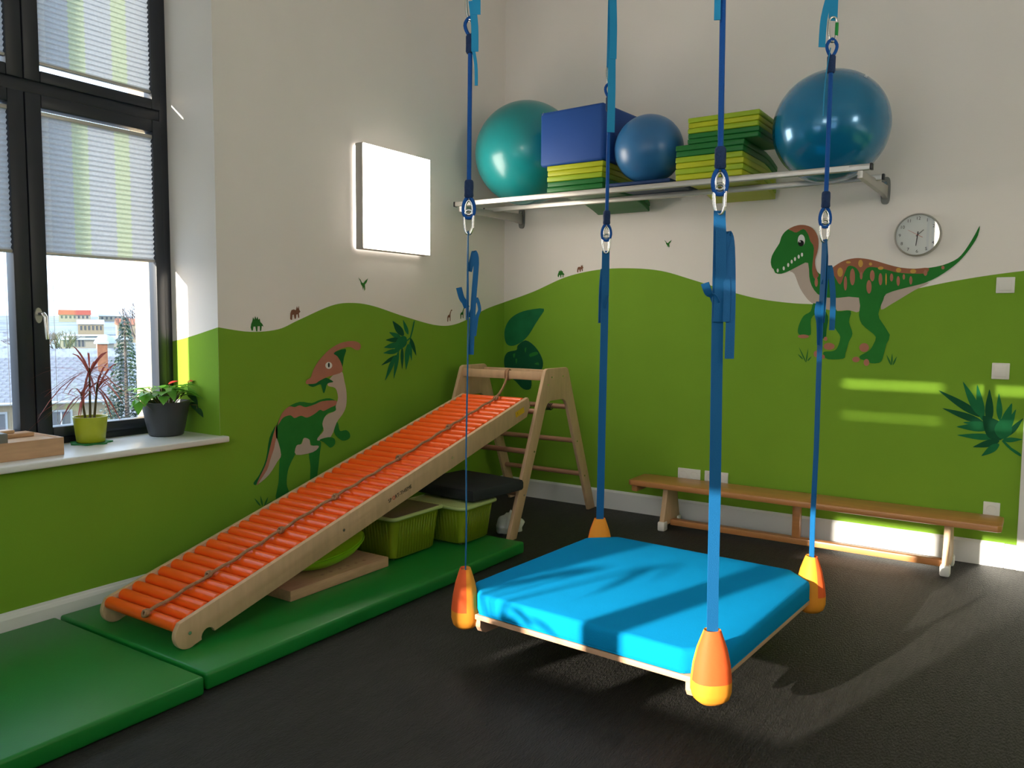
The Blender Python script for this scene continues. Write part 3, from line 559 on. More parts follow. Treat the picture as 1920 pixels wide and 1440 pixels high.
[(-1.1788,1.109),(-1.2018,1.1149),(-1.2306,1.1164),(-1.2643,1.1103),(-1.2929,1.1016),(-1.3158,1.0934),(-1.29,1.0893),(-1.2585,1.0856),(-1.2232,1.0854),(-1.1962,1.0916),(-1.177,1.1011)],
[(-1.198,1.0767),(-1.2238,1.0733),(-1.2541,1.0647),(-1.2869,1.0489),(-1.3134,1.0328),(-1.3343,1.019),(-1.3062,1.0247),(-1.2723,1.0326),(-1.2356,1.0443),(-1.2098,1.058),(-1.1933,1.0715)],
[(-1.212,1.0759),(-1.2356,1.0559),(-1.2591,1.0271),(-1.2787,0.9882),(-1.2919,0.9528),(-1.3012,0.9235),(-1.2772,0.9479),(-1.2491,0.9786),(-1.2218,1.0152),(-1.2075,1.0472),(-1.2026,1.073)],
[(-1.1823,1.0978),(-1.1976,1.0738),(-1.2109,1.0408),(-1.2186,0.9984),(-1.2215,0.9604),(-1.2227,0.9291),(-1.2078,0.9581),(-1.191,0.9939),(-1.1763,1.0355),(-1.1717,1.0699),(-1.1736,1.0965)],
[(-1.1461,1.12),(-1.1536,1.0999),(-1.1574,1.073),(-1.1546,1.0391),(-1.1488,1.009),(-1.143,0.9843),(-1.1369,1.0085),(-1.1308,1.0382),(-1.1277,1.072),(-1.1313,1.0993),(-1.1386,1.1198)],
[(-1.0913,1.143),(-1.1066,1.1196),(-1.1169,1.0877),(-1.1175,1.0469),(-1.1127,1.0103),(-1.1071,0.9802),(-1.0935,1.0084),(-1.0791,1.0433),(-1.0687,1.0836),(-1.0704,1.1167),(-1.0792,1.142)],
[(-1.0738,1.158),(-1.0787,1.1393),(-1.0789,1.1147),(-1.0715,1.0841),(-1.0615,1.0573),(-1.0522,1.0353),(-1.0493,1.0577),(-1.0471,1.085),(-1.0486,1.1159),(-1.056,1.1403),(-1.0663,1.1584)],
[(-1.0682,1.1812),(-1.0683,1.1624),(-1.0611,1.1387),(-1.0432,1.1107),(-1.0234,1.0867),(-1.0058,1.0672),(-1.0093,1.0894),(-1.0151,1.1162),(-1.0262,1.1457),(-1.0422,1.1677),(-1.0595,1.183)],
[(-1.1226,1.1957),(-1.1583,1.1916),(-1.1886,1.178),(-1.2054,1.151),(-1.2112,1.1227),(-1.213,1.0982),(-1.1789,1.1065),(-1.1403,1.1186),(-1.1065,1.1377),(-1.0964,1.1615),(-1.1018,1.1857)],
[(-1.0219,1.2841),(-1.0342,1.2841),(-1.0699,1.1862),(-1.1303,1.1593),(-1.1838,1.0973),(-1.1768,1.0952),(-1.1213,1.1532),(-1.059,1.182)]],
'palmR':[[(3.1067,0.8078),(3.0803,0.8362),(3.0413,0.8666),(2.9874,0.8955),(2.9374,0.9171),(2.8953,0.9335),(2.9301,0.9021),(2.9731,0.8657),(3.0237,0.8295),(3.0673,0.8085),(3.1024,0.7986)],
[(3.1005,0.8141),(3.0956,0.8455),(3.0826,0.8831),(3.0581,0.9251),(3.0328,0.9599),(3.0109,0.9877),(3.02,0.9518),(3.0326,0.9087),(3.0509,0.8626),(3.0719,0.83),(3.0926,0.8089)],
[(3.1173,0.7873),(3.121,0.8177),(3.1186,0.8564),(3.1065,0.9024),(3.092,0.9421),(3.0788,0.9743),(3.0778,0.9388),(3.0783,0.8956),(3.0833,0.8476),(3.0946,0.811),(3.1085,0.7851)],
[(3.1488,0.7713),(3.1577,0.7991),(3.1612,0.8356),(3.1556,0.8807),(3.1463,0.9201),(3.1373,0.9524),(3.1306,0.9194),(3.1241,0.8791),(3.1218,0.8335),(3.1281,0.7973),(3.139,0.7706)],
[(3.195,0.7925),(3.2004,0.8144),(3.2017,0.8429),(3.1964,0.8778),(3.1886,0.9082),(3.1811,0.933),(3.1775,0.9071),(3.1742,0.8756),(3.174,0.84),(3.1796,0.8121),(3.1881,0.7917)],
[(3.2133,0.7481),(3.2281,0.7651),(3.2397,0.7905),(3.2444,0.8255),(3.2441,0.8578),(3.2425,0.8846),(3.2286,0.8632),(3.2134,0.8363),(3.2009,0.8039),(3.1989,0.7751),(3.2035,0.7514)],
[(3.1147,0.7775),(3.0882,0.7958),(3.0508,0.8128),(3.0012,0.8249),(2.9561,0.8316),(2.9184,0.8357),(2.9523,0.8169),(2.9938,0.7957),(3.0417,0.7764),(3.0815,0.7687),(3.1124,0.7685)],
[(3.1525,0.7507),(3.1285,0.7608),(3.0965,0.7652),(3.0562,0.7593),(3.0204,0.7491),(2.991,0.739),(3.0207,0.7312),(3.0567,0.7238),(3.0971,0.721),(3.1291,0.7278),(3.1527,0.7398)],
[(3.1776,0.699),(3.1509,0.7076),(3.1151,0.7118),(3.0697,0.708),(3.0292,0.7006),(2.9958,0.6932),(3.029,0.6863),(3.0693,0.6795),(3.1147,0.6765),(3.1506,0.6812),(3.1775,0.6903)],
[(3.192,0.6832),(3.172,0.6861),(3.1472,0.6821),(3.1184,0.6674),(3.0939,0.6501),(3.0741,0.6344),(3.0978,0.6349),(3.126,0.6371),(3.1567,0.6444),(3.1791,0.6579),(3.1944,0.6738)],
[(3.1915,0.6649),(3.1749,0.662),(3.1569,0.6517),(3.1395,0.6308),(3.1264,0.6088),(3.1164,0.5896),(3.1346,0.5964),(3.1558,0.606),(3.1772,0.6208),(3.1901,0.6389),(3.1966,0.6572)],
[(3.2242,0.7231),(3.2373,0.7396),(3.249,0.7639),(3.2566,0.7973),(3.2603,0.828),(3.2622,0.8535),(3.2494,0.8329),(3.2348,0.8071),(3.2216,0.776),(3.2167,0.7486),(3.2173,0.7261)],
[(3.2314,0.7055),(3.2467,0.7161),(3.2629,0.734),(3.2779,0.761),(3.2889,0.7868),(3.2971,0.8086),(3.281,0.7944),(3.2621,0.7761),(3.243,0.7528),(3.2317,0.7302),(3.2264,0.7102)],
[(3.2118,0.6813),(3.2256,0.6766),(3.2434,0.6758),(3.2651,0.6815),(3.2838,0.6893),(3.2989,0.6966),(3.2829,0.6996),(3.2633,0.7021),(3.2413,0.7017),(3.2239,0.6961),(3.2112,0.6878)],
[(3.1526,0.7584),(3.134,0.7689),(3.1084,0.7757),(3.0756,0.7753),(3.0461,0.7709),(3.0217,0.766),(3.045,0.7567),(3.0733,0.747),(3.1056,0.7406),(3.1319,0.7426),(3.1519,0.7496)],
[(3.2154,0.7021),(3.2173,0.7376),(3.2064,0.7697),(3.1763,0.7911),(3.1423,0.8019),(3.1119,0.8082),(3.1161,0.7725),(3.1242,0.7322),(3.1417,0.6959),(3.169,0.6822),(3.1994,0.6836)],
[(3.2175,0.6921),(3.239,0.7097),(3.2508,0.7343),(3.2449,0.7666),(3.2307,0.7958),(3.2162,0.82),(3.1984,0.7986),(3.1801,0.772),(3.1697,0.7407),(3.1782,0.7144),(3.1972,0.6936)],
[(3.2061,0.6818),(3.216,0.6674),(3.2471,0.6354),(3.2932,0.6051),(3.2924,0.6224),(3.2539,0.647),(3.221,0.6788)]],
'tuft1':[[(2.1855,1.0641),(2.1808,1.0785),(2.1729,1.0968),(2.1613,1.1188),(2.1502,1.1378),(2.1408,1.1533),(2.1473,1.1364),(2.1555,1.1159),(2.1657,1.0931),(2.1754,1.0757),(2.1837,1.0632)],
[(2.187,1.0636),(2.1904,1.076),(2.1932,1.0926),(2.1947,1.1137),(2.1951,1.1324),(2.1951,1.1477),(2.1919,1.1328),(2.1883,1.1145),(2.1852,1.0936),(2.1843,1.0767),(2.185,1.0638)],
[(2.1678,1.0813),(2.1645,1.0874),(2.1588,1.0943),(2.1504,1.1013),(2.1423,1.1068),(2.1355,1.1111),(2.1401,1.1044),(2.1459,1.0964),(2.1533,1.0882),(2.1603,1.0828),(2.1664,1.0798)],
[(2.1953,1.0703),(2.2002,1.0733),(2.2055,1.0784),(2.2105,1.086),(2.2142,1.0934),(2.217,1.0996),(2.2117,1.0955),(2.2055,1.0903),(2.1992,1.0837),(2.1955,1.0773),(2.1937,1.0717)]],
'tuft2':[[(2.6522,1.0641),(2.6504,1.074),(2.6462,1.0863),(2.6386,1.1005),(2.631,1.1125),(2.6245,1.1222),(2.6276,1.1107),(2.6317,1.0968),(2.6375,1.0817),(2.6439,1.0705),(2.6501,1.0629)],
[(2.6554,1.0636),(2.6578,1.0734),(2.6591,1.0866),(2.6582,1.1032),(2.6564,1.1177),(2.6545,1.1297),(2.6525,1.1178),(2.6505,1.1033),(2.6495,1.0868),(2.6506,1.0736),(2.653,1.0636)],
[(2.6613,1.0633),(2.6664,1.0698),(2.6713,1.0793),(2.6752,1.0923),(2.6776,1.1041),(2.6792,1.1139),(2.674,1.1058),(2.6681,1.0956),(2.6624,1.0835),(2.6597,1.0729),(2.6591,1.0643)]],
'tuft3':[[(-2.2547,0.3246),(-2.2582,0.3331),(-2.2648,0.3434),(-2.2754,0.3552),(-2.2858,0.365),(-2.2946,0.3728),(-2.2895,0.3632),(-2.283,0.3517),(-2.2742,0.3391),(-2.2653,0.3298),(-2.2571,0.3235)],
[(-2.2411,0.3215),(-2.24,0.3301),(-2.241,0.3415),(-2.2452,0.3559),(-2.2502,0.3685),(-2.2548,0.3788),(-2.255,0.3686),(-2.2546,0.356),(-2.2528,0.3418),(-2.2489,0.3303),(-2.2441,0.3216)],
[(-2.2278,0.3183),(-2.2214,0.3235),(-2.2153,0.3316),(-2.2104,0.3433),(-2.2074,0.3542),(-2.2053,0.3633),(-2.2119,0.3564),(-2.2194,0.3478),(-2.2265,0.3373),(-2.2299,0.3278),(-2.2306,0.3197)],
[(-2.2217,0.3166),(-2.2128,0.317),(-2.2023,0.3196),(-2.191,0.3252),(-2.1817,0.3312),(-2.1744,0.3365),(-2.1845,0.335),(-2.1965,0.3327),(-2.2092,0.329),(-2.2179,0.3241),(-2.2234,0.3189)]]}
# ================================================================ MURAL
def flat(name, pts, plane, lift, mat, parent=None, k=3):
    """a flat painted shape of film thickness on a wall; plane 'b' = back wall (x,z), 'l' = left wall (y,z)"""
    c = catmull(pts, k) if k > 1 else pts
    bm = bm_new(); vs_ = [bm.verts.new((p[0], -lift, p[1]) if plane == 'b' else (lift, p[0], p[1])) for p in c]
    f = bm.faces.new(vs_); f.normal_update(); bmesh.ops.triangulate(bm, faces=[f], ngon_method='EAR_CLIP')
    o = obj(name, bm, mat, parent); return o
E0 = .0022; DE = .0006
t = empty('dinosaur_painting', (2.35, -.0022, 1.03), 'painted green meat-eating dinosaur with brown back and long tail under the clock', 'painting', 'dinosaur mural on the walls')
D = MURAL['trex']; S = MURAL['trex_spots']
flat('tail_underside', D['tail_belly'], 'b', E0, DINOC, t); flat('belly', D['belly'], 'b', E0, DINOC, t)
flat('arm', D['arm2'], 'b', E0+DE, DINOD, t); flat('arm', D['arm'], 'b', E0+2*DE, DINOG, t)
flat('leg', D['leg'], 'b', E0+2*DE, DINOG, t); flat('body', D['body'], 'b', E0+3*DE, DINOG, t, 2)
flat('back_stripe', D['back'], 'b', E0+4*DE, DINOB, t); flat('nape_stripe', D['nape'], 'b', E0+4*DE, DINOB, t)
for nm, key, mt, lv in (('spot','spot',DINOP,5),('yellow_spot','yspot',DINOY,5),('eye','eye',INKW,5),('pupil','pupil',INKB,6),('eye_glint','glint',INKW,7),('tooth','tooth',INKW,5),('claw','claw',DINOP,5)):
    for p in S[key]: flat(nm, p, 'b', E0+lv*DE, mt, t, 2)
t = empty('dinosaur_painting', (.0022, -1.95, .45), 'painted crested duck-billed dinosaur looking back beside the slide', 'painting', 'dinosaur mural on the walls')
D = MURAL['para']; S = MURAL['para_spots']
for nm, key, mt, lv in (('tail_edge','tail_edge',DINOD,0),('tail','tail',DINOP,1),('tail_underside','tail_belly',DINOC,2),('body','body',DINOG,1),('arm','arm',DINOG,1),('belly','belly',DINOC,2),('back_stripe','back',DINOP,3),('neck','neck',DINOC,3),('arm','arm2',DINOG,4),('mouth_leaf','mouth',DINOD,4),('crest_web','crest',DINOD,4),('head','head',DINOP,5)):
    flat(nm, D[key], 'l', E0+lv*DE, mt, t)
for nm, key, mt, lv in (('eye','eye',INKW,6),('pupil','pupil',INKB,7)):
    for p in S[key]: flat(nm, p, 'l', E0+lv*DE, mt, t, 2)
D = MURAL['mon']
t = empty('leaf_painting', (.3, -.0022, 1.1), 'painted teal pointed leaf in the room corner above the climbing frame', 'painting', 'painted leaves on the walls')
flat('leaf_blade', D['leafA'], 'b', E0, LEAFT, t)
t = empty('leaf_painting', (.3, -.0022, .85), 'painted dark split monstera leaf behind the climbing frame top', 'painting', 'painted leaves on the walls')
flat('leaf_blade', D['leafB'], 'b', E0+DE, LEAFD, t)
for k in ('slot1','slot2','slot3','slot4','slot5'): flat('leaf_slot', D[k], 'b', E0+2*DE, DINOG, t, 2)
for key, pl, lab in (('palmL','l','painted drooping palm frond on the left wall between dinosaur and corner'), ('palmR','b','painted spreading palm frond at the right end of the back wall')):
    pts = MURAL[key]; o0 = pts[0][0]
    t = empty('leaf_painting', (.0022, o0[0], o0[1]) if pl == 'l' else (o0[0], -.0022, o0[1]), lab, 'painting', 'painted leaves on the walls')
    for i, p in enumerate(pts): flat('leaflet' if i < len(pts)-1 else 'stalk', p, pl, E0+i*.00013, LEAFT if i % 3 else LEAFD, t, 2)
for key, pl, lab in (('tuft1','b','painted grass tuft below the arm of the big green dinosaur'), ('tuft2','b','painted grass tuft right of the big green dinosaur feet'), ('tuft3','l','painted grass tuft beside the foot of the crested dinosaur')):
    pts = MURAL[key]; o0 = pts[0][0]
    t = empty('grass_painting', (.0022, o0[0], o0[1]) if pl == 'l' else (o0[0], -.0022, o0[1]), lab, 'painting', 'painted grass tufts')
    for p in pts: flat('blade', p, pl, E0, TUFT, t, 1)
# tiny painted animals walking on the hill crest
ANIM = {
 'stego': [(-.040,.000),(-.036,.018),(-.028,.034),(-.024,.052),(-.016,.040),(-.010,.058),(-.003,.043),(.004,.056),(.010,.040),(.018,.046),(.022,.028),(.034,.018),(.042,.004),(.030,.008),(.026,-.018),(.018,-.018),(.018,.006),(.004,.006),(.002,-.020),(-.006,-.020),(-.010,.004),(-.022,.004),(-.026,-.016),(-.034,-.016)],
 'tri': [(-.036,-.018),(-.034,.012),(-.026,.030),(-.010,.034),(.004,.030),(.012,.052),(.018,.038),(.026,.054),(.028,.034),(.036,.022),(.026,.014),(.028,-.010),(.020,-.012),(.016,.008),(.008,.006),(.004,-.016),(-.006,-.016),(-.010,.006),(-.020,.004),(-.022,-.022),(-.030,-.022)],
 'fly': [(-.052,.044),(-.030,.030),(-.016,.010),(-.002,.008),(.012,.022),(.034,.036),(.044,.044),(.030,.014),(.012,-.002),(.016,-.034),(.008,-.046),(.002,-.018),(-.006,-.040),(-.012,-.016),(-.026,-.002),(-.032,.020)],
 'long': [(-.022,-.028),(-.022,.004),(-.014,.016),(-.002,.018),(.006,.034),(.018,.052),(.030,.054),(.030,.046),(.020,.044),(.012,.024),(.012,-.024),(.004,-.024),(.002,.000),(-.010,.000),(-.014,-.028)],
}
def tiny(kind, pl, u, z, s, mat, label):
    pts = [(u+a*s, z+b*s) for a, b in ANIM[kind]]
    o = flat('small_dinosaur_painting', pts, pl, E0, mat, None, 1); tag(o, label, 'painting', 'tiny painted dinosaurs on the hill line')
tiny('stego', 'l', -2.258, 1.253, 1.0, TINYG, 'tiny painted green plated dinosaur on the hill line next to the window')
tiny('tri', 'l', -2.004, 1.315, 1.0, TINYB, 'tiny painted brown horned dinosaur climbing the hill on the left wall')
tiny('fly', 'l', -1.481, 1.505, .85, TINYG, 'tiny painted green flying reptile below the light panel')
tiny('long', 'l', -.660, 1.315, 1.0, TINYB, 'tiny painted brown long-necked dinosaur left of the near rope')
tiny('long', 'l', -.515, 1.335, 1.0, TINYG, 'tiny painted green long-necked dinosaur partly behind the near rope')
tiny('stego', 'b', .488, 1.618, .7, TINYG, 'tiny painted green dinosaur on the back wall hill near the corner')
tiny('tri', 'b', .642, 1.652, .7, TINYB, 'tiny painted brown dinosaur on the back wall hill near the corner')
tiny('fly', 'b', 1.291, 1.805, .55, TINYG, 'tiny painted green flying reptile below the shelf')

# ================================================================ BACK WALL FITTINGS
c = Vector((2.758, 0, 1.785)); R = .118
t = empty('wall_clock', (c.x, 0, c.z-R), 'round wall clock with silver rim above the big green dinosaur tail', 'clock')
ROTB = Matrix.Rotation(math.pi/2, 4, 'X')      # disc profile facing -y
def disc(name, prof, mat, parent):
    bm = lathe_bm(prof, (0, 0, 0), 40); bmesh.ops.transform(bm, matrix=Matrix.Translation(c) @ ROTB, verts=bm.verts[:]); return obj(name, bm, mat, parent, True, 40)
disc('rim', [(R*.80, .0), (R, .0), (R, .024), (R*.985, .034), (R*.945, .038), (R*.925, .034), (R*.92, .020)], ALU, t)
disc('dial', [(0, .018), (R*.93, .018), (R*.93, .004), (0, .004)], CLOCKF, t)
for k in range(1, 13):
    a = math.radians(90-30*k); text('numeral', str(k), .024, PRINT, t, Matrix.Translation(c+Vector((R*.76*math.cos(a), -.0188, R*.76*math.sin(a)))) @ ROTB)
def hand(name, ang, l0, l1, w, mat, d):
    a = math.radians(90-ang); dv = Vector((math.cos(a), 0, math.sin(a))); nv = Vector((-dv.z, 0, dv.x))
    bm = bm_new(); q = [c+dv*l0+nv*w, c+dv*l1+nv*w*.6, c+dv*l1-nv*w*.6, c+dv*l0-nv*w]
    A = [bm.verts.new(p+Vector((0, -d, 0))) for p in q]; B = [bm.verts.new(p+Vector((0, -d-.0012, 0))) for p in q]
    bm.faces.new(A); bm.faces.new(B[::-1])
    for i in range(4): bm.faces.new((A[i], A[(i+1) % 4], B[(i+1) % 4], B[i]))
    obj(name, bm, mat, t)
hand('minute_hand', 186, -.018, .060, .003, PRINT, .022); hand('hour_hand', 48, -.010, .040, .0035, GREYP, .0205); hand('second_hand', 300, -.03, .055, .001, PRINTR, .0245)
disc('glass_cover', [(0, .0335), (R*.93, .0335)], thin_glass('clock_glass', (.98, .99, .99), .10), t)

def plate(name, x0, x1, z0, z1, label, kind, n=1):
    t = empty(name, (x0/2+x1/2, 0, z0), label, kind, 'white switches and sockets on the back wall')
    box('cover', (x0, -.011, z0), (x1, 0, z1), PLASTW, t, .003)
    w = (x1-x0-.012)/n
    for i in range(n):
        a = x0+.006+i*w
        if kind == 'switch': box('rocker', (a+.008, -.016, z0+.014), (a+w-.008, -.010, z1-.014), PLASTW, t, .002)
        else:
            cx = a+w/2; cz = (z0+z1)/2
            bm = lathe_bm([(.0, .0085), (.019, .0085), (.021, .0125), (.026, .013), (.026, .008)], (0,0,0), 20)
            bmesh.ops.transform(bm, matrix=Matrix.Translation((cx, 0, cz)) @ ROTB, verts=bm.verts[:]); obj('socket_ring', bm, PLASTW, t, True, 40)
            for s in (-1, 1):
                bm = lathe_bm([(.0, .0092), (.0035, .0092), (.0035, .008)], (0,0,0), 8)
                bmesh.ops.transform(bm, matrix=Matrix.Translation((cx+s*.0095, 0, cz)) @ ROTB, verts=bm.verts[:]); obj('pin_hole', bm, INKB, t)
plate('light_switch', 3.142, 3.226, 1.462, 1.545, 'upper white light switch by the door', 'switch')
plate('light_switch', 3.143, 3.224, 1.008, 1.094, 'lower white light switch above the painted palm frond', 'switch')
plate('wall_socket', 1.398, 1.551, .262, .342, 'left white double socket above the bench end', 'socket', 2)
plate('wall_socket', 1.580, 1.734, .262, .342, 'right white double socket above the bench end', 'socket', 2)
plate('wall_socket', 3.138, 3.216, .268, .346, 'single white socket above the right end of the bench', 'socket', 1)

# ---------------------------------------------------------------- wall shelf with rails
t = empty('wall_shelf', (1.36, 0, 1.99), 'long grey metal wall shelf of two rails under the exercise balls', 'shelf')
ZR = 2.070
for x in (.155, 2.584):
    p = prism('wall_plate', catmull([(x-.022, 1.985), (x-.022, 2.095), (x, 2.115), (x+.022, 2.095), (x+.022, 1.985), (x, 1.965)], 4), 'y', -.012, 0, GREYP, t)
    for z in (2.005, 2.08):
        bm = lathe_bm([(0, .018), (.008, .018), (.009, .012)], (0,0,0), 10); bmesh.ops.transform(bm, matrix=Matrix.Translation((x, 0, z)) @ ROTB, verts=bm.verts[:]); obj('screw', bm, STEEL, p)
    prism('bracket_arm', [(-.012, 2.068), (-.74, 2.036), (-.74, 2.002), (-.10, 2.005), (-.012, 1.995)], 'x', x-.013, x+.013, ALU, t, .003)
for y in (-.715, -.38):
    r = box('rail', (.10, y-.015, ZR-.030), (2.625, y+.015, ZR), ALU, t, .004)
    for x in (.094, 2.631): box('end_cap', (x-.006, y-.016, ZR-.031), (x+.006, y+.016, ZR+.001), BLACKP, r, .002)
st = box('sticker', (2.42, -.7315, ZR-.028), (2.53, -.7295, ZR-.004), PLASTW, t)
# ================================================================ THINGS ON THE SHELF
def ball(name, cx, cy, r, mat, label, zc, valve, rings=0):
    t = empty(name, (cx, cy, zc-r), label, 'ball', 'exercise balls on the wall shelf')
    bm = bm_new(); bmesh.ops.create_uvsphere(bm, u_segments=64, v_segments=36, radius=r)
    for v in bm.verts:
        v.co.z *= .985
        if rings:
            a = v.co.z/r; v.co *= 1+.0012*math.sin(a*60)
    bmesh.ops.transform(bm, matrix=Matrix.Translation((cx, cy, zc)) @ Matrix.Rotation(.5, 4, 'X'), verts=bm.verts[:])
    obj('ball_skin', bm, mat, t, True)
    d = Vector(valve).normalized(); p = Vector((cx, cy, zc))+d*r*.992
    tube('valve', [p, p+d*.008], .007, PLASTW, t, 10)
ball('exercise_ball', .425, -.372, .342, TEAL, 'large teal exercise ball at the left end of the shelf', ZR+.339, (.2, .9, -.3))
ball('exercise_ball', 1.410, -.60, .198, BLUES, 'small matt blue exercise ball in the middle of the shelf', ZR+.0225+.196, (.3, .8, -.2), 1)
ball('exercise_ball', 2.396, -.547, .287, BLUEB, 'large pearly blue exercise ball at the right end of the shelf', ZR+.2345, (.62, -.35, .70), 1)
def cushion(name, a, b, mat, label, cat, group=None, bev=.02, piping=None, rot=0):
    c = Vector(((a[0]+b[0])/2, (a[1]+b[1])/2, a[2]))
    mt = Matrix.Translation(c) @ Matrix.Rotation(rot, 4, 'Z') @ Matrix.Translation(-c) if rot else None
    o = box(name, a, b, mat, None, bev, 3, mtx=mt); tag(o, label, cat, group); return o
# stacks of thin foam mats
def foam_mat(a, b, mat, label, group, rot=0):
    c = Vector(((a[0]+b[0])/2, (a[1]+b[1])/2, a[2])); mt = Matrix.Translation(c) @ Matrix.Rotation(rot, 4, 'Z') @ Matrix.Translation(-c)
    bm = bm_new(); add_box(bm, a, b); bevel(bm, .006, 3)
    for k in range(1, 8):        # the overhanging rear part sags towards the wall
        y = a[1]+(b[1]-a[1])*k/8
        bmesh.ops.bisect_plane(bm, geom=bm.verts[:]+bm.edges[:]+bm.faces[:], plane_co=(0, y, 0), plane_no=(0, 1, 0))
    for v in bm.verts: v.co.z -= .36*max(0, v.co.y+.36)**1.5
    o = obj('foam_mat', bm, mat, None, True, 40); tag(o, label, 'mat', group)
nth = ['topmost', 'second from top', 'third from top', 'fourth from top', 'fifth from top', 'sixth from top', 'bottom']
g = 'foam mats under the blue block'
cols = [LIME, LIME, LIME2, DGREEN, DGREEN]; z = ZR+.16
for i, mt in enumerate(cols):
    foam_mat((.805+.004*(i % 2), -.735, z-.0315), (1.185-.003*(i % 3), -.06, z-.0005), mt, '%s thin foam mat under the blue block, %s' % ('green' if mt is DGREEN else 'lime', 'lowest of five' if i == 4 else nth[i]), g); z -= .032
g = 'upper foam mats beside the pearly blue ball'
cols = [LIME2, LIME, LIME2, DGREEN, DGREEN]; z = ZR+.330
for i, mt in enumerate(cols):
    foam_mat((1.695+.003*(i % 2), -.735, z-.0275), (2.085-.003*(i % 3), -.36, z-.0005), mt, '%s thin foam mat of the upper stack by the pearly ball, %s' % ('green' if mt is DGREEN else 'lime', 'lowest of five' if i == 4 else nth[i]), g); z -= .028
g = 'lower foam mats beside the pearly blue ball'
cols = [DGREEN, DGREEN, LIME2, LIME, LIME2, LIME]; z = ZR+.190
for i, mt in enumerate(cols):
    foam_mat((1.628+.003*(i % 2), -.735, z-.0312), (2.008-.003*(i % 3), -.10, z-.0005), mt, '%s thin foam mat of the lower stack by the pearly ball, %s' % ('green' if mt is DGREEN else 'lime', 'lowest of six' if i == 5 else nth[i]), g); z -= .0316
t = empty('foam_block', (.95, -.5, ZR+.16), 'royal blue foam block lying on foam mats beside the teal ball', 'foam block')
RB = Matrix.Translation((1.192, -.755, 0)) @ Matrix.Rotation(math.radians(-4), 4, 'Z') @ Matrix.Translation((-1.192, .755, 0))
box('block_body', (.745, -.755, ZR+.161), (1.192, -.315, ZR+.485), CUBEB, t, .020, 4, mtx=RB)
bm = bm_new(); add_tube(bm, [RB @ Vector(p) for p in ((.753,-.747,ZR+.478),(1.184,-.747,ZR+.478),(1.184,-.323,ZR+.478),(.753,-.323,ZR+.478))], .004, 6, True); obj('piping', bm, CUBEB, t, True)
tube('zip_tag', [(.775,-.732,ZR+.482),(.772,-.740,ZR+.462)], .002, STEEL, t, 6)
cushion('foam_mat', (1.215, -.735, ZR+.0005), (1.60, -.30, ZR+.022), NAVY, 'dark blue flat mat under the small blue ball', 'mat', None, .008)
t = empty('foam_roll', (1.535, -.345, ZR+.022), 'pale blue foam roll standing behind the small blue ball', 'foam roll')
obj('roll_body', lathe_bm([(0,0),(.045,0),(.05,.006),(.05,.205),(.045,.21),(.012,.21),(.012,.18),(0,.18)], (1.535, -.345, ZR+.0225), 24), PALEB, t, True, 40)
obj('roll_core', lathe_bm([(0,.0),(.013,.0),(.013,.214),(0,.214)], (1.535, -.345, ZR+.0226), 16), PLASTW, t, True, 40)

# ================================================================ GYM BENCH
t = empty('gym_bench', (2.22, -.235, 0), 'long low wooden gym bench along the back wall', 'bench')
y0, y1 = -.365, -.105
prism('seat_board', [(1.205,y0+.02),(1.225,y0),(3.222,y0),(3.240,y0+.018),(3.240,y1-.018),(3.222,y1),(1.225,y1),(1.205,y1-.02)], 'z', .262, .297, BENCHW, t, .007)
for x in (1.44, 3.0):
    leg = prism('leg', [(y0+.055,.262),(y1-.055,.262),(y1-.03,.15),(y1+.005,.03),(y0-.005,.03),(y0+.03,.15)], 'x', x-.016, x+.016, BIRCH, t, .003)
    for yy in (y0+.018, y1-.018):
        box('rubber_foot', (x-.024, yy-.03, 0), (x+.024, yy+.03, .058), PLASTW, leg, .010)
prism('bottom_rail', [(1.456,-.262),(2.984,-.262),(2.984,-.208),(1.456,-.208)], 'z', .020, .056, BENCHW, t, .004)
box('middle_post', (2.200, -.255, .056), (2.244, -.215, .262), BENCHW, t, .004)
box('hook_block', (1.222, y0+.02, .222), (1.262, y1-.02, .263), BENCHW, t, .008)

# ================================================================ FLOOR MATS
def mat_floor(a, b, label):
    t = empty('floor_mat', ((a[0]+b[0])/2, (a[1]+b[1])/2, 0), label, 'mat', 'green gym mats on the floor')
    box('mat_cover', a, b, MATG, t, .012, 3)
    zz = a[2]+.004
    bm = bm_new(); e = .001
    add_tube(bm, [(a[0]+.008,a[1]+.008,b[2]-.010),(b[0]-.006,a[1]+.008,b[2]-.010),(b[0]-.004,b[1]-.008,b[2]-.010),(a[0]+.008,b[1]-.008,b[2]-.010)], .003, 6, True)
    obj('seam', bm, MATG, t, True)
mat_floor((.030, -5.40, .001), (1.018, -3.325, .068), 'long green gym mat on the floor under the window, nearest the camera')
mat_floor((.022, -3.305, .001), (1.000, -1.255, .066), 'green gym mat on the floor beneath the orange roller slide')
MZ = .066

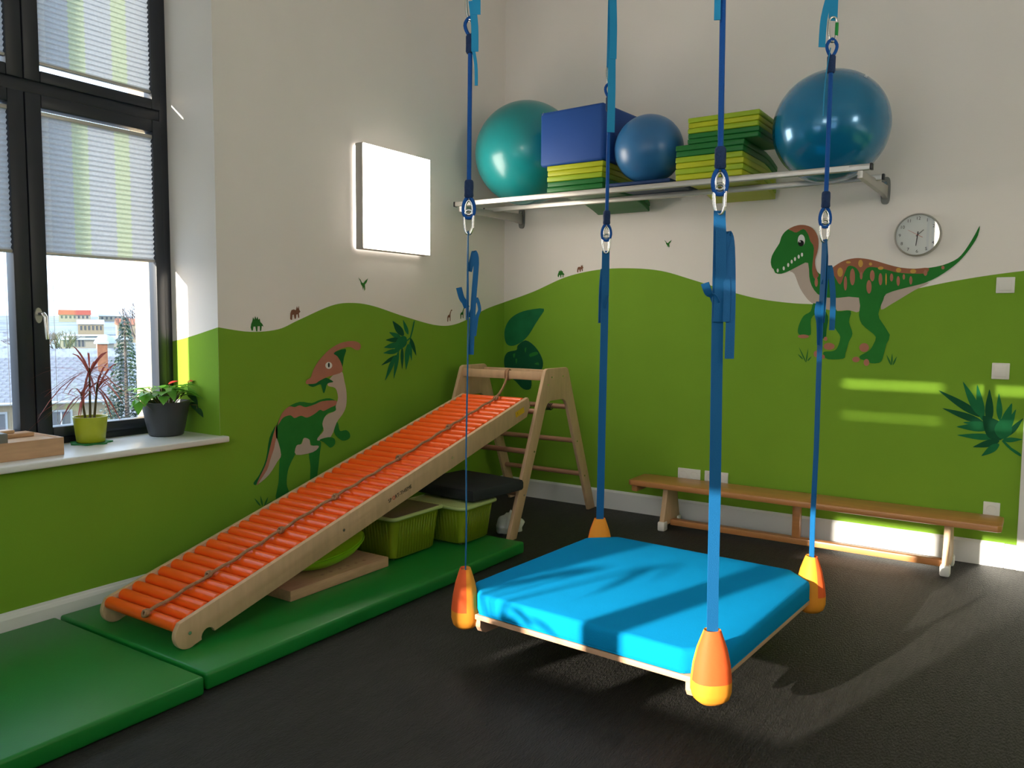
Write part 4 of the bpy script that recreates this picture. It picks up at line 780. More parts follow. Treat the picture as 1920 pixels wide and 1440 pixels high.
# ================================================================ CLIMBING FRAME
t = empty('climbing_frame', (.44, -.57, 0), 'low wooden A-frame climbing frame with round rungs holding the slide', 'climbing frame')
YC = -.575
half = [(.545,0),(.456,0)]+[(.456-.30*k/6, .0+.70*k/6) for k in range(1, 6)]+[(.152,.715),(.138,.75),(.112,.782),(.076,.797)]
outer = [(.148,.985),(.128,1.0)]
poly = [(YC+a, b) for a, b in half]+[(YC-a, b) for a, b in reversed(half)]+[(YC-.152,.965),(YC-.140,.990),(YC-.118,1.0),(YC+.118,1.0),(YC+.140,.990),(YC+.152,.965)]
for x0, x1 in ((.778, .802), (.130, .154)):
    prism('side_panel', poly, 'x', x0, x1, [BIRCH], t, .004)
XA, XB = .154, .778
def rung(y, z, r=.0165): tube('rung', [(XA-.004, y, z), (XB+.004, y, z)], r, RUNG, t, 14)
for z in (.259, .499, .736):
    off = .50-.385*z/.90; rung(YC+off, z); rung(YC-off, z)
for s in (-1, 1): box('top_beam', (XA, YC+s*.118-.013, .925), (XB, YC+s*.118+.013, .978), BIRCH, t, .005)
for y, z in ((YC-.07,.945),(YC+.07,.945),(YC-.115,.90),(YC-.27,.50),(YC+.27,.50),(YC-.38,.25),(YC+.38,.25)):
    tube('bolt', [(.801,y,z),(.8055,y,z)], .006, STEEL, t, 10)
bm = bm_new()
for k in range(4): add_tube(bm, [(.62+.012*k+.006*math.cos(a), YC+.18+.022*math.sin(a), .728+.022*math.cos(a)) for a in [i*math.pi/6 for i in range(12)]], .003, 6, True)
obj('black_cord', bm, BLACKP, t, True)

# ================================================================ ROLLER SLIDE
t = empty('roller_slide', (.514, -3.2, MZ), 'orange roller slide with wooden side rails and knotted rope', 'slide')
ANG = math.atan(.276); CA, SA = math.cos(ANG), math.sin(ANG)
OY, OZ = -3.267, .155               # rail top edge starts here
def sl(s, p): return (OY+s*CA-p*SA, OZ+s*SA+p*CA)     # s up the slope, p above the rail top edge
LEN = 2.505; HT = .112
lo = [sl(*q) for q in ([(.02, 0), (LEN-.01, 0), (LEN, -.012), (LEN, -.060), (LEN-.020, -.078), (LEN-.050, -HT), (.155, -HT)] +
      arc(.115, -HT, .030, 0, 180, 8) + arc(.040, -.058, .056, -75, -270, 14)[0:12])]
zmin = min(p[1] for p in lo); OZ += MZ+.0005-zmin
lo = [sl(*q) for q in ([(.02, 0), (LEN-.01, 0), (LEN, -.012), (LEN, -.060), (LEN-.020, -.078), (LEN-.050, -HT), (.155, -HT)] +
      arc(.115, -HT, .030, 0, 180, 8) + arc(.040, -.058, .056, -75, -270, 14)[0:12])]
for x0, x1 in ((.742, .766), (.262, .286)):
    r = prism('side_rail', lo, 'x', x0, x1, BIRCH, t, .004)
    if x0 > .5:
        for s in (.045, .87, 1.70): 
            y, z = sl(s, -.055); tube('bolt', [(.765,y,z),(.7695,y,z)], .007, STEEL, r, 10)
        RM = Matrix(((0,0,1,0),(CA,-SA,0,0),(SA,CA,0,0),(0,0,0,1)))       # text runs up the slope on the +x face
        def onrail(s, p): y, z = sl(s, p); return Matrix.Translation((.7668, y, z)) @ RM
        text('lettering', 'SP', .026, PRINT, r, onrail(1.190, -.062)); text('lettering', 'O', .026, PRINTR, r, onrail(1.2185, -.062)); text('lettering', 'RT-THIEME', .026, PRINT, r, onrail(1.292, -.062))
        y, z = sl(2.385, -.062); bm = bm_new(); add_box(bm, (-.048,-.017,-.0003), (.048,.017,.0006)); bmesh.ops.transform(bm, matrix=onrail(2.385, -.055), verts=bm.verts[:]); stk = obj('warning_sticker', bm, STICKER, r)
        text('lettering', '!', .022, PRINT, stk, onrail(2.36, -.055) @ Matrix.Translation((0,0,.0008)))
NR = 41; first = None
for k in range(NR):
    s = .024+k*.0611; y, z = sl(s, -.0195)
    if first is None:
        bm = bm_new(); add_tube(bm, [(-.227,0,0),(-.223,0,0),(.223,0,0),(.227,0,0)], [.019,.0245,.0245,.019], 18)
        first = obj('roller', bm, ORANGE, t, True, 40); first.matrix_basis = Matrix.Translation((.514, y, z))
    else: share('roller', first, t, Matrix.Translation((.514, y, z)))
# knotted cord along the middle
rp = []
for i in range(61):
    s = .0+i*(2.42-.0)/60; y, z = sl(s, .016+.003*math.sin(i*1.7)); rp.append((.588+.004*math.sin(i*.2), y, z))
rp += [(.560, -.835, .875), (.530, -.750, .928), (.51, -.714, .958), (.505, -.700, .985)]
cord = tube('cord', catmull(rp, 2, False), .0072, JUTE, t, 8)
for s in (.0, .288, .675, 1.017, 1.487, 1.924, 2.41):
    y, z = sl(s, .017); bm = bm_new()
    for k in range(3): add_tube(bm, [(.588+.011*math.cos(a), y+(k-1)*.006*CA+.004*math.sin(a), z+.011*math.sin(a)) for a in [i*math.pi/5 for i in range(10)]], .0055, 6, True)
    obj('knot', bm, JUTE, cord, True)
bm = bm_new()
for k in range(3): add_tube(bm, [(.505+(k-1)*.010, YC-.118+.020*math.cos(a), .952+.034*math.sin(a)) for a in [i*math.pi/6 for i in range(12)]], .0055, 6, True)
obj('knot', bm, JUTE, cord, True)

# ================================================================ STORAGE UNDER THE SLIDE
def crate(a, b, label, content):
    t = empty('storage_box', ((a[0]+b[0])/2, (a[1]+b[1])/2, MZ), label, 'storage box', 'lime storage boxes under the slide')
    z0, z1 = MZ+.010, b[2]; tp = .022
    bm = bm_new()
    def ring(x0, y0_, x1, y1_, z, n=5, r=.03):
        out_ = []
        for cx, cy, a0 in ((x1-r, y1_-r, 0), (x0+r, y1_-r, 90), (x0+r, y0_+r, 180), (x1-r, y0_+r, 270)):
            out_ += [(px, py, z) for px, py in arc(cx, cy, r, a0, a0+90, n)]
        return [bm.verts.new(p) for p in out_]
    rs = [ring(a[0]+tp+.01, a[1]+tp+.01, b[0]-tp-.01, b[1]-tp-.01, z0), ring(a[0]+tp, a[1]+tp, b[0]-tp, b[1]-tp, z0+.01), ring(a[0], a[1], b[0], b[1], z1),
          ring(a[0]+.004, a[1]+.004, b[0]-.004, b[1]-.004, z1), ring(a[0]+tp+.004, a[1]+tp+.004, b[0]-tp-.004, b[1]-tp-.004, z0+.014)]
    bm.faces.new(rs[0][::-1]); bm.faces.new(rs[-1])
    for A, B in zip(rs, rs[1:]):
        n = len(A)
        for k in range(n): bm.faces.new((A[k], A[(k+1) % n], B[(k+1) % n], B[k]))
    body = obj('tub', bm, BOXG, t, True, 40)
    nr = 14
    for k in range(nr):
        f = (k+.5)/nr; y = a[1]+.04+(b[1]-a[1]-.08)*f
        bm = bm_new(); add_tube(bm, [(b[0]-tp+.001, y, z0+.012), (b[0]+.001, y, z1-.03)], .003, 6); obj('rib', bm, BOXG, body, True)
    for k in range(nr):
        f = (k+.5)/nr; x = a[0]+.04+(b[0]-a[0]-.08)*f
        bm = bm_new(); add_tube(bm, [(x, a[1]+tp-.001, z0+.012), (x, a[1]-.001, z1-.03)], .003, 6); obj('rib', bm, BOXG, body, True)
    bm = bm_new(); pts = [p for cx, cy, a0 in ((b[0]-.02, b[1]-.02, 0), (a[0]+.02, b[1]-.02, 90), (a[0]+.02, a[1]+.02, 180), (b[0]-.02, a[1]+.02, 270)) for p in arc(cx, cy, .030, a0, a0+90, 5)]
    add_tube(bm, [(x, y, z1-.004) for x, y in pts], .0105, 8, True); obj('rim', bm, BOXRIM, t, True)
    box('lid', (a[0]+.006, a[1]+.006, z1-.006), (b[0]-.006, b[1]-.006, z1+.004), content, t, .003)
    box('contents', (a[0]+tp+.02, a[1]+tp+.02, z0+.016), (b[0]-tp-.02, b[1]-tp-.02, z0+.12), CONTENT, t, .02)
    for x in (a[0]+.06, b[0]-.06):
        for y in (a[1]+.06, b[1]-.06): tube('caster', [(x-.008, y, MZ+.0065), (x+.008, y, MZ+.0065)], .006, PLASTW, t, 10)
crate((.320, -1.995, MZ), (.692, -1.618, .300), 'lime plastic storage box under the slide, nearer the wooden board', M('smoky_lid', (.16, .125, .07), .4, .4))
crate((.425, -1.562, MZ), (.800, -1.262, .285), 'lime plastic storage box under the grey cushion by the climbing frame', BOXRIM)
t = empty('seat_cushion', (.58, -1.23, .297), 'dark grey flat seat cushion lying on the rear storage box', 'cushion')
prism('cushion_cover', catmull([(.805,-1.475),(.83,-1.25),(.848,-1.035),(.60,-1.00),(.365,-.985),(.335,-1.20),(.31,-1.43),(.56,-1.455)], 1), 'z', .2985, .366, DGREY, t, .018)
bm = bm_new(); add_tube(bm, [(.803,-1.470,.332),(.845,-1.038,.332),(.368,-.988,.332),(.313,-1.427,.332)], .004, 6, True); obj('piping', bm, DGREY, t, True)
t = empty('balance_board', (.48, -2.34, MZ), 'thick plain wooden board lying on the mat under the slide', 'board')
box('board_body', (.285, -2.660, MZ+.0005), (.690, -2.030, MZ+.050), BEECH, t, .005)
for k in range(6): tube('dowel_hole', [(.632, -2.42+.055*k, MZ+.0495), (.632, -2.42+.055*k, MZ+.0508)], .009, RUNG, t, 10)
t = empty('balance_disc', (.50, -2.30, MZ+.05), 'lime green plastic rocking bowl resting on the wooden board', 'rocking bowl')
bm = lathe_bm([(0,0),(.06,.003),(.12,.015),(.175,.042),(.205,.074),(.205,.082),(.196,.082),(.165,.055),(.11,.03),(0,.018)], (0,0,0), 36)
bmesh.ops.transform(bm, matrix=Matrix.Translation((.505, -2.295, MZ+.0515)) @ Matrix.Rotation(math.radians(9), 4, 'X') @ Matrix.Diagonal((.88, 1.15, 1, 1)), verts=bm.verts[:])
dz = MZ+.0512-min(v.co.z for v in bm.verts); bmesh.ops.translate(bm, vec=(0,0,dz), verts=bm.verts[:])
bw = obj('bowl', bm, LIMEDISC, t, True, 45)
bm = lathe_bm([(0,.012),(.10,.020),(.17,.045),(.198,.072),(.198,.088),(.15,.100),(0,.106)], (0,0,0), 36)
bmesh.ops.transform(bm, matrix=Matrix.Translation((.505, -2.295, MZ+.0515+dz)) @ Matrix.Rotation(math.radians(9), 4, 'X') @ Matrix.Diagonal((.88, 1.15, 1, 1)), verts=bm.verts[:]); obj('seat_top', bm, LIMEDISC, t, True, 45)
# crumpled white bag behind the frame foot
bm = bm_new(); bmesh.ops.create_icosphere(bm, subdivisions=4, radius=1)
rnd = random.Random(3)
for v in bm.verts:
    n = v.co.copy(); k = 1+.16*math.sin(5*n.x+2*n.z)*math.cos(4*n.y-1)+.08*math.sin(11*n.y+7*n.x)
    up = max(0, n.z); v.co = Vector((.67+.075*k*n.x*(1-.45*up), -.905+.115*k*n.y*(1-.50*up), max(.001, .048+.070*k*n.z)))
tag(obj('cloth_bag', bm, CLOTHW, None, True), 'crumpled white cloth bag on the floor behind the climbing frame foot', 'bag')
# ================================================================ PLATFORM SWING
SC = Vector((2.095, -2.093, 0)); SROT = math.radians(-3.5)
def sw(x, y, z): return Vector((SC.x+x*math.cos(SROT)-y*math.sin(SROT), SC.y+x*math.sin(SROT)+y*math.cos(SROT), z))
t = empty('platform_swing', (SC.x, SC.y, 0), 'square hanging platform swing with bright blue mattress and orange corner covers', 'swing')
PB, PT = .168, .188
prism('board', [tuple(sw(x, y, 0)[:2]) for x, y in ((-.515,-.49),(-.49,-.515),(.49,-.515),(.515,-.49),(.515,.49),(.49,.515),(-.49,.515),(-.515,.49))], 'z', PB, PT, PLYB, t, .003)
ch = .112; e = .526
mp = [(-e+ch,-e),(e-ch,-e),(e,-e+ch),(e,e-ch),(e-ch,e),(-e+ch,e),(-e,e-ch),(-e,-e+ch)]
bm = bm_new()
A = [bm.verts.new(sw(x, y, PT+.0005)) for x, y in mp]; B = [bm.verts.new(sw(x, y, PT+.086)) for x, y in mp]
bm.faces.new(A[::-1]); bm.faces.new(B)
for k in range(8): bm.faces.new((A[k], A[(k+1) % 8], B[(k+1) % 8], B[k]))
bmesh.ops.recalc_face_normals(bm, faces=bm.faces[:]); bevel(bm, .020, 4)
mt_ = obj('mattress', bm, PLATB, t, True, 50)
bm = bm_new(); add_tube(bm, [sw(x*.992, y*.992, PT+.010) for x, y in mp], .0028, 6, True); obj('zip_seam', bm, PLATB, mt_, True)
for x in (-.43, .43):
    bm = bm_new(); q = [(-.508,0),(.508,0),(.508,-.028),(.496,-.048),(.474,-.058),(.44,-.060),(-.44,-.060),(-.474,-.058),(-.496,-.048),(-.508,-.028)]
    A = [bm.verts.new(sw(x-.011, y, PB-.0003+z)) for y, z in q]; B = [bm.verts.new(sw(x+.011, y, PB-.0003+z)) for y, z in q]; n = len(q)
    bm.faces.new(A); bm.faces.new(B[::-1])
    for k in range(n): bm.faces.new((A[k], A[(k+1) % n], B[(k+1) % n], B[k]))
    obj('runner', bm, PLYB, t)
CR = Vector((.833, .553, 0))
def carabiner(p, size, gate, name, parent, d=CR):
    """pear-shaped ring hanging below p, in the plane of d and z"""
    w, h = size; pts = []
    for k in range(28):
        a = 2*math.pi*k/28; x = math.cos(a); y = math.sin(a)
        x = math.copysign(abs(x)**.75, x)*w*(1+.18*y); y = math.copysign(abs(y)**.85, y)
        pts.append(p+d*x+Vector((0, 0, -h+h*y)))
    o = tube(name, pts, .0052, STEEL, parent, 8, True)
    tube('gate', [p+d*w+Vector((0,0,-h*.45)), p+d*w*.95+Vector((0,0,-h*1.5))], .0066, gate, o, 8)
    return o
def assembly(sx, sy, lean, tails, up_tails, hi_vis, wide):
    out_d = (sw(sx, sy, 0)-sw(0, 0, 0)).normalized(); tang = Vector((-out_d.y, out_d.x, 0))
    base = sw(.5*sx, .5*sy, 0)
    def at(z): return Vector((base.x, base.y, z))+CR*lean*max(0, z-.35)/2.0
    # felt corner cover
    prof = [(.345,.016,.012),(.352,.026,.020),(.335,.032,.026),(.295,.046,.038),(.245,.057,.048),(.195,.062,.054),(.160,.062,.054),(.138,.055,.048),(.124,.038,.034),(.118,.015,.014)]
    bm = bm_new(); rings = []; N = 20
    for z, a, b in prof:
        ring = []
        for k in range(N):
            an = 2*math.pi*k/N; ca, sa = math.cos(an), math.sin(an)
            ca = math.copysign(abs(ca)**.8, ca); sa = math.copysign(abs(sa)**.8, sa)
            p = at(z)+tang*a*ca+out_d*b*sa
            p.z = z; ring.append(bm.verts.new(p))
        rings.append(ring)
    for i in range(len(rings)-1):
        for k in range(N):
            f = bm.faces.new((rings[i][k], rings[i][(k+1) % N], rings[i+1][(k+1) % N], rings[i+1][k]))
            mid = math.sin(2*math.pi*(k+.5)/N)
            f.material_index = 1 if (prof[i][0]+prof[i+1][0])/2 < .185 or mid < -.05 else 0
    bm.faces.new(rings[0][::-1]).material_index = 1; bm.faces.new(rings[-1]).material_index = 1
    obj('corner_cover', bm, [CAPR, CAPY], t, True, 60)
    # lower webbing strap
    w0 = [tang]*9
    zs = [.345, .50, .80, 1.10, 1.30, 1.36, 1.45, 1.54, 1.628]
    st = ribbon('strap', [at(z)+out_d*(.002*math.sin(z*9)) for z in zs], wide, .0032, tang, STRAPB, t)
    ribbon('strap_fold', [at(1.30)+out_d*.005, at(1.45)+out_d*.007+CR*.004, at(1.56)+out_d*.006+CR*.003, at(1.628)+out_d*.002], wide*.92, .003, tang, STRAPB, st)
    for (dx, z0, z1, w) in tails:
        s = 1 if dx > 0 else -1
        if z1 < z0:
            pts = [at(z0-.07)+CR*s*.004, at(z0-.02)+CR*dx*.55, at(z0)+CR*dx*.75, at(z0-.04)+CR*dx, at((z0+z1)/2)+CR*dx*1.02+out_d*.01, at(z1)+CR*dx*.92+out_d*.014]
        else:
            pts = [at(z0)+CR*s*.004, at(z0+.02)+CR*dx*.35, at((z0+z1)/2)+CR*dx*.7, at(z1)+CR*dx]
        ribbon('strap_tail', catmull([tuple(p) for p in pts], 4, False), w, .003, (out_d+CR*.6).normalized() if z1 > z0 else (CR+out_d*.25).normalized(), STRAPB, st)
    carabiner(at(1.705), (.016, .044), STEEL, 'carabiner', t)
    # thimble eye, sleeve and rope
    eye = [at(1.755), at(1.735)+CR*.016, at(1.705)+CR*.021, at(1.682)+CR*.014, at(1.676), at(1.682)-CR*.014, at(1.705)-CR*.021, at(1.735)-CR*.016]
    r = tube('rope', [at(1.77), at(1.9), at(2.1), at(2.30)], .0085, ROPEB, t, 10)
    tube('rope_eye', [p for p in catmull([tuple(v) for v in eye], 3)], .0065, ROPEB, r, 8, True)
    tube('thimble', [p for p in catmull([tuple(at(1.712)+(v-at(1.712))*.66) for v in eye], 3)], .0045, STEEL, r, 8, True)
    tube('sleeve', [at(1.750), at(1.756), at(1.770), at(1.790), at(1.808), at(1.814)], [.014,.0175,.0165,.0172,.0165,.013], SLEEVE, r, 12)
    tube('sleeve', [at(2.268), at(2.275), at(2.30), at(2.328), at(2.334)], [.013,.0165,.016,.0165,.013], SLEEVE, r, 12)
    eye2 = [at(2.33), at(2.35)+CR*.015, at(2.375)+CR*.019, at(2.397), at(2.375)-CR*.019, at(2.35)-CR*.015]
    tube('rope_eye', catmull([tuple(v) for v in eye2], 3), .0065, ROPEB, r, 8, True)
    carabiner(at(2.478), (.016, .046), GREENGATE, 'carabiner', t)
    up = ribbon('upper_strap', [at(2.465), at(2.62), at(3.0), at(3.5), at(3.66)], .034, .0032, (CR+out_d*.3).normalized(), STRAPC, t)
    for dx, z0, z1, w in up_tails:
        pts = [at(z0)+CR*dx*.3-Vector((.55,-.83,0))*-.010, at((z0+z1)/2)+CR*dx*.9-Vector((-.55,.83,0))*.016, at(z1)+CR*dx-Vector((-.55,.83,0))*.016]
        ribbon('strap_tail', catmull([tuple(p) for p in pts], 4, False), w, .003, (CR+out_d*.15).normalized(), STRAPC, up)
    h = tube('ceiling_hook', [at(3.70), at(3.675), at(3.66)+CR*.02, at(3.64), at(3.655)-CR*.018], .006, STEEL, t, 8)
assembly(1, -1, -.022, [(.034, 1.56, 1.19, .027), (.022, 1.50, 1.30, .020), (-.040, 1.355, 1.415, .030)], [(-.02, 2.48, 2.17, .018)], True, .036)
assembly(-1, -1, .012, [(.030, 1.55, 1.17, .020), (.044, 1.38, 1.24, .012), (-.034, 1.345, 1.42, .022)], [(.022, 2.60, 2.40, .030), (.018, 2.45, 2.27, .026), (.024, 2.30, 2.15, .012)], True, .036)
assembly(-1, 1, .012, [(-.016, 1.54, 1.29, .022), (.014, 1.36, 1.42, .022)], [(.008, 2.62, 2.17, .036), (.010, 2.80, 2.50, .034)], True, .036)
assembly(1, 1, .004, [(.034, 1.52, 1.27, .022), (-.018, 1.38, 1.21, .018)], [(-.045, 2.58, 2.36, .026), (-.030, 2.36, 2.10, .003)], True, .036)

# ================================================================ WINDOW SILL THINGS
SZ = .7205
def leaf_bm(bm, base, tip_dir, normal, L, W, kind='heart', droop=.2, nseg=7):
    d = Vector(tip_dir).normalized(); n = Vector(normal); n = (n-d*n.dot(d)).normalized(); s = d.cross(n)
    prof = {'heart': [(-.16,.0,.30),(-.06,.5,.72),(.12,.92,.95),(.35,1,1),(.6,.72,.74),(.82,.34,.36),(1,0,0)],
            'blade': [(0,.35,.35),(.12,.8,.8),(.3,1,1),(.55,.9,.9),(.78,.6,.6),(.92,.28,.28),(1,0,0)]}[kind]
    prevs = None
    for i, (a, w, _) in enumerate(prof):
        c_ = Vector(base)+d*L*a-Vector((0,0,1))*droop*L*max(0, a)**2
        row = [bm.verts.new(c_+s*W*.5*w+n*W*.10*w), bm.verts.new(c_-n*.0), bm.verts.new(c_-s*W*.5*w+n*W*.10*w)]
        if prevs:
            bm.faces.new((prevs[0], prevs[1], row[1], row[0])); bm.faces.new((prevs[1], prevs[2], row[2], row[1]))
        prevs = row
def potted(name, c, prof, mat, label, soil_z, soil_r, cat='potted plant'):
    t = empty(name, (c[0], c[1], c[2]), label, cat, 'potted plants on the window sills')
    p = obj('pot', lathe_bm(prof, c, 36), mat, t, True, 40)
    obj('soil', lathe_bm([(0, soil_z), (soil_r*.6, soil_z+.004), (soil_r, soil_z)], c, 24), SOIL, t, True)
    return t
def flowering(c, t, seed, n, hh, spread, pot_h):
    rnd = random.Random(seed)
    for k in range(n):
        a = 2*math.pi*k/n*1.618*2+rnd.uniform(-.3,.3); rr = spread*rnd.uniform(.25, 1.0); h = pot_h+hh*rnd.uniform(.45, 1.0)*(1-.35*rr/spread)
        top = Vector((c[0]+rr*math.cos(a), c[1]+rr*math.sin(a), c[2]+h)); bs = Vector((c[0]+.03*math.cos(a), c[1]+.03*math.sin(a), c[2]+pot_h-.02))
        tube('petiole', [bs, bs*.4+top*.6+Vector((0,0,.02)), top], [.003,.0025,.002], STEM, t, 6)
        bm = bm_new(); out_ = Vector((math.cos(a), math.sin(a), rnd.uniform(-.5,.25)))
        leaf_bm(bm, top, out_, (0,0,1), rnd.uniform(.065,.09), rnd.uniform(.05,.07), 'heart', .25)
        obj('leaf', bm, LEAFG, t, True)
c = (-.235, -2.628, SZ)
t = potted('potted_anthurium', c, [(0,.0),(.074,0),(.080,.004),(.095,.07),(.110,.150),(.113,.168),(.107,.168),(.100,.140),(0,.138)], POTD, 'leafy flowering plant with red blooms in a dark grey pot on the sill', .150, .102)
flowering(c, t, 5, 30, .105, .105, .165)
for dx, dy, dz, h in ((.02, .155, .255, SPATHE), (-.03, .06, .25, SPATHE)):
    p = Vector((c[0]+dx, c[1]+dy*.75, c[2]+dz)); tube('petiole', [Vector(c)+Vector((0,.03,.15)), p-Vector((0,.01,.04)), p], .0022, STEM, t, 6)
    bm = bm_new(); leaf_bm(bm, p, (.3,.6,.25), (0,-.3,1), .05, .04, 'heart', .1); obj('flower', bm, h, t, True)
for dx, dy, dz, L in ((.03,.118,.205,.07),(.05,.122,.150,.06),(.085,.125,.125,.05),(-.02,-.15,.175,.07),(.02,-.14,.205,.06)):
    p = Vector((c[0]+dx, c[1]+dy*.92, c[2]+dz)); tube('petiole', [Vector(c)+Vector((0,.05*dy/abs(dy),.15)), p+Vector((0,0,.02)), p], .002, STEM, t, 6)
    bm = bm_new(); leaf_bm(bm, p, (.5, .25*dy/abs(dy), -.6), (.6,0,.6), L, L*.75, 'heart', .15); obj('leaf', bm, LEAFG2 if dy > 0 else LEAFG, t, True)
c = (-.275, -2.985, SZ+.006)
t = potted('potted_dracaena', c, [(0,0),(.056,0),(.060,.004),(.066,.06),(.072,.112),(.074,.118),(.069,.118),(.064,.098),(0,.096)], POTL, 'thin reddish dragon tree in a lime green pot on the sill', .104, .066)
rnd = random.Random(11); tops = []
for dx, dy, h in ((.0,.0,.24),(.01,.012,.17),(-.012,-.015,.13)):
    tp = Vector((c[0]+dx*2, c[1]+dy*2+.004, c[2]+.10+h)); tube('stem', [Vector((c[0]+dx,c[1]+dy,c[2]+.098)), tp], [.006,.004], STEM, t, 8); tops.append((tp, h))
for tp, h in tops:
    for k in range(26 if h > .2 else 18):
        a = k*2.4+rnd.uniform(-.3,.3); el = rnd.uniform(-.35, 1.2); L = rnd.uniform(.16,.27)*(1 if h > .2 else .95)
        bm = bm_new(); leaf_bm(bm, tp-Vector((0,0,rnd.uniform(0,.04))), (max(-.25,math.cos(a))*math.cos(el), math.sin(a)*math.cos(el), math.sin(el)), (0,0,1) if el < .9 else (1,0,.2), L, .010, 'blade', rnd.uniform(.25,.75))
        for v in bm.verts:
            if v.co.x < -.355: v.co.x = -.355+(v.co.x+.355)*.05
            if v.co.z < SZ+.004: v.co.z = SZ+.004
        obj('leaf', bm, DRAC, t, True)
bm = bm_new(); pts = []
for k in range(40):
    a = 2*math.pi*k/40; r = .082+.010*math.sin(7*a); pts.append((c[0]+r*math.cos(a), c[1]+r*math.sin(a)))
tag(prism('leaf_coaster', pts, 'z', SZ, SZ+.0055, COASTER), 'green wavy felt coaster under the lime pot', 'coaster')
# wooden tray box and things on it
t = empty('wooden_box', (-.18, -3.50, SZ), 'flat light wooden box on the window sill at the left edge', 'box')
X0, X1, Y0, Y1, H = -.300, -.052, -3.80, -3.222, .075
box('front_wall', (X1-.012, Y0, SZ), (X1, Y1, SZ+H), BEECH, t, .002); box('rear_wall', (X0, Y0, SZ), (X0+.012, Y1, SZ+H), BEECH, t, .002)
box('end_wall', (X0+.012, Y1-.012, SZ), (X1-.012, Y1, SZ+H), BEECH, t, .002); box('end_wall', (X0+.012, Y0, SZ), (X1-.012, Y0+.012, SZ+H), BEECH, t, .002)
box('lid', (X0+.012, Y0+.012, SZ+H-.016), (X1-.012, Y1-.012, SZ+H-.006), BIRCH, t, .001)
tag(box('wooden_stick', (-.285, -3.72, SZ+H-.0055), (-.215, -3.262, SZ+H+.012), BEECH, None, .003), 'narrow wooden stick lying on the flat wooden box', 'stick')
tag(box('wooden_block', (-.285, -3.62, SZ+H+.0125), (-.235, -3.33, SZ+H+.026), BIRCH, None, .003), 'short pale wooden piece on top of the narrow stick', 'wood piece')
tag(box('grey_case', (-.150, -3.62, SZ+H-.0055), (-.062, -3.435, SZ+H+.038), GREYP, None, .005), 'small grey case on the wooden box at the photo edge', 'case')
# plant on the rear sill whose shadow falls on the swing
c = (.80, -5.60, SZ)
t = potted('potted_plant', c, [(0,0),(.070,0),(.076,.005),(.10,.13),(.104,.15),(.098,.15),(.09,.12),(0,.118)], POTD, 'leafy green plant on the sill of the sunny rear window', .128, .09)
rnd = random.Random(21)
for k in range(16):
    a = k*2.399; h = .20+.30*rnd.random(); r = .05+.16*rnd.random()
    top = Vector((c[0]+r*math.cos(a), c[1]+r*.6*math.sin(a), c[2]+h)); tube('petiole', [Vector(c)+Vector((0,0,.12)), Vector(c)*.35+top*.65+Vector((0,0,.03)), top], .003, STEM, t, 6)
    bm = bm_new(); leaf_bm(bm, top, (math.cos(a), .6*math.sin(a), -.1), (0,.3,1), .14, .10, 'heart', .35); obj('leaf', bm, LEAFG, t, True)

# ================================================================ OUTSIDE: a winter town below the window
TH = math.radians(61.7); EF = Vector((-math.sin(TH), math.cos(TH), 0)); ER = Vector((math.cos(TH), math.sin(TH), 0)); EO = Vector((3.381, -4.99, 0))
def ex(u, v, z): return EO+ER*u+EF*v+Vector((0, 0, z))
EM = Matrix(((ER.x, EF.x, 0, EO.x), (ER.y, EF.y, 0, EO.y), (0, 0, 1, 0), (0, 0, 0, 1)))
def ebox(name, a, b, mat, parent, bev=0): return box(name, a, b, mat, parent, bev, mtx=EM)
TILES = None
def roof_mat():
    m, tt, b = _mat('snowy_tiles')
    tc = tt.nodes.new('ShaderNodeTexCoord'); n = tt.nodes.new('ShaderNodeTexNoise'); n.inputs['Scale'].default_value = 1.1; n.inputs['Detail'].default_value = 6
    tt.links.new(tc.outputs['Object'], n.inputs['Vector'])
    rp = tt.nodes.new('ShaderNodeValToRGB'); rp.color_ramp.elements[0].position = .36; rp.color_ramp.elements[0].color = (.085, .09, .11, 1); rp.color_ramp.elements[1].position = .52; rp.color_ramp.elements[1].color = (.20, .225, .275, 1)
    tt.links.new(n.outputs[0], rp.inputs[0]); tt.links.new(rp.outputs[0], b.inputs['Base Color']); b.inputs['Roughness'].default_value = .9
    return m
STILE = roof_mat(); TILED = M('dark_tile', (.07, .07, .085), .8, .2, var=.2); REDT = M('red_tile_roof', (.24, .055, .04), .85, .1, var=.2); ORT = M('orange_tile_roof', (.25, .10, .06), .85, .1, var=.2)
BRICKM = M('chimney_brick', (.22, .095, .055), .9, .1, var=.2, scale=8); HCREAM = M('house_render', (.26, .21, .145), .9, .1, var=.05); HPALE = M('pale_house_render', (.28, .25, .20), .9, .1)
WDARK = M('dark_window', (.05, .055, .07), .3, .5); WWHITE = M('white_frame', (.30, .31, .32), .6, .3); GROUND = M('snowy_ground', (.19, .21, .24), .95, .1, var=.35, scale=.06)
BARK = M('bare_bark', (.11, .085, .08), .9, .1)
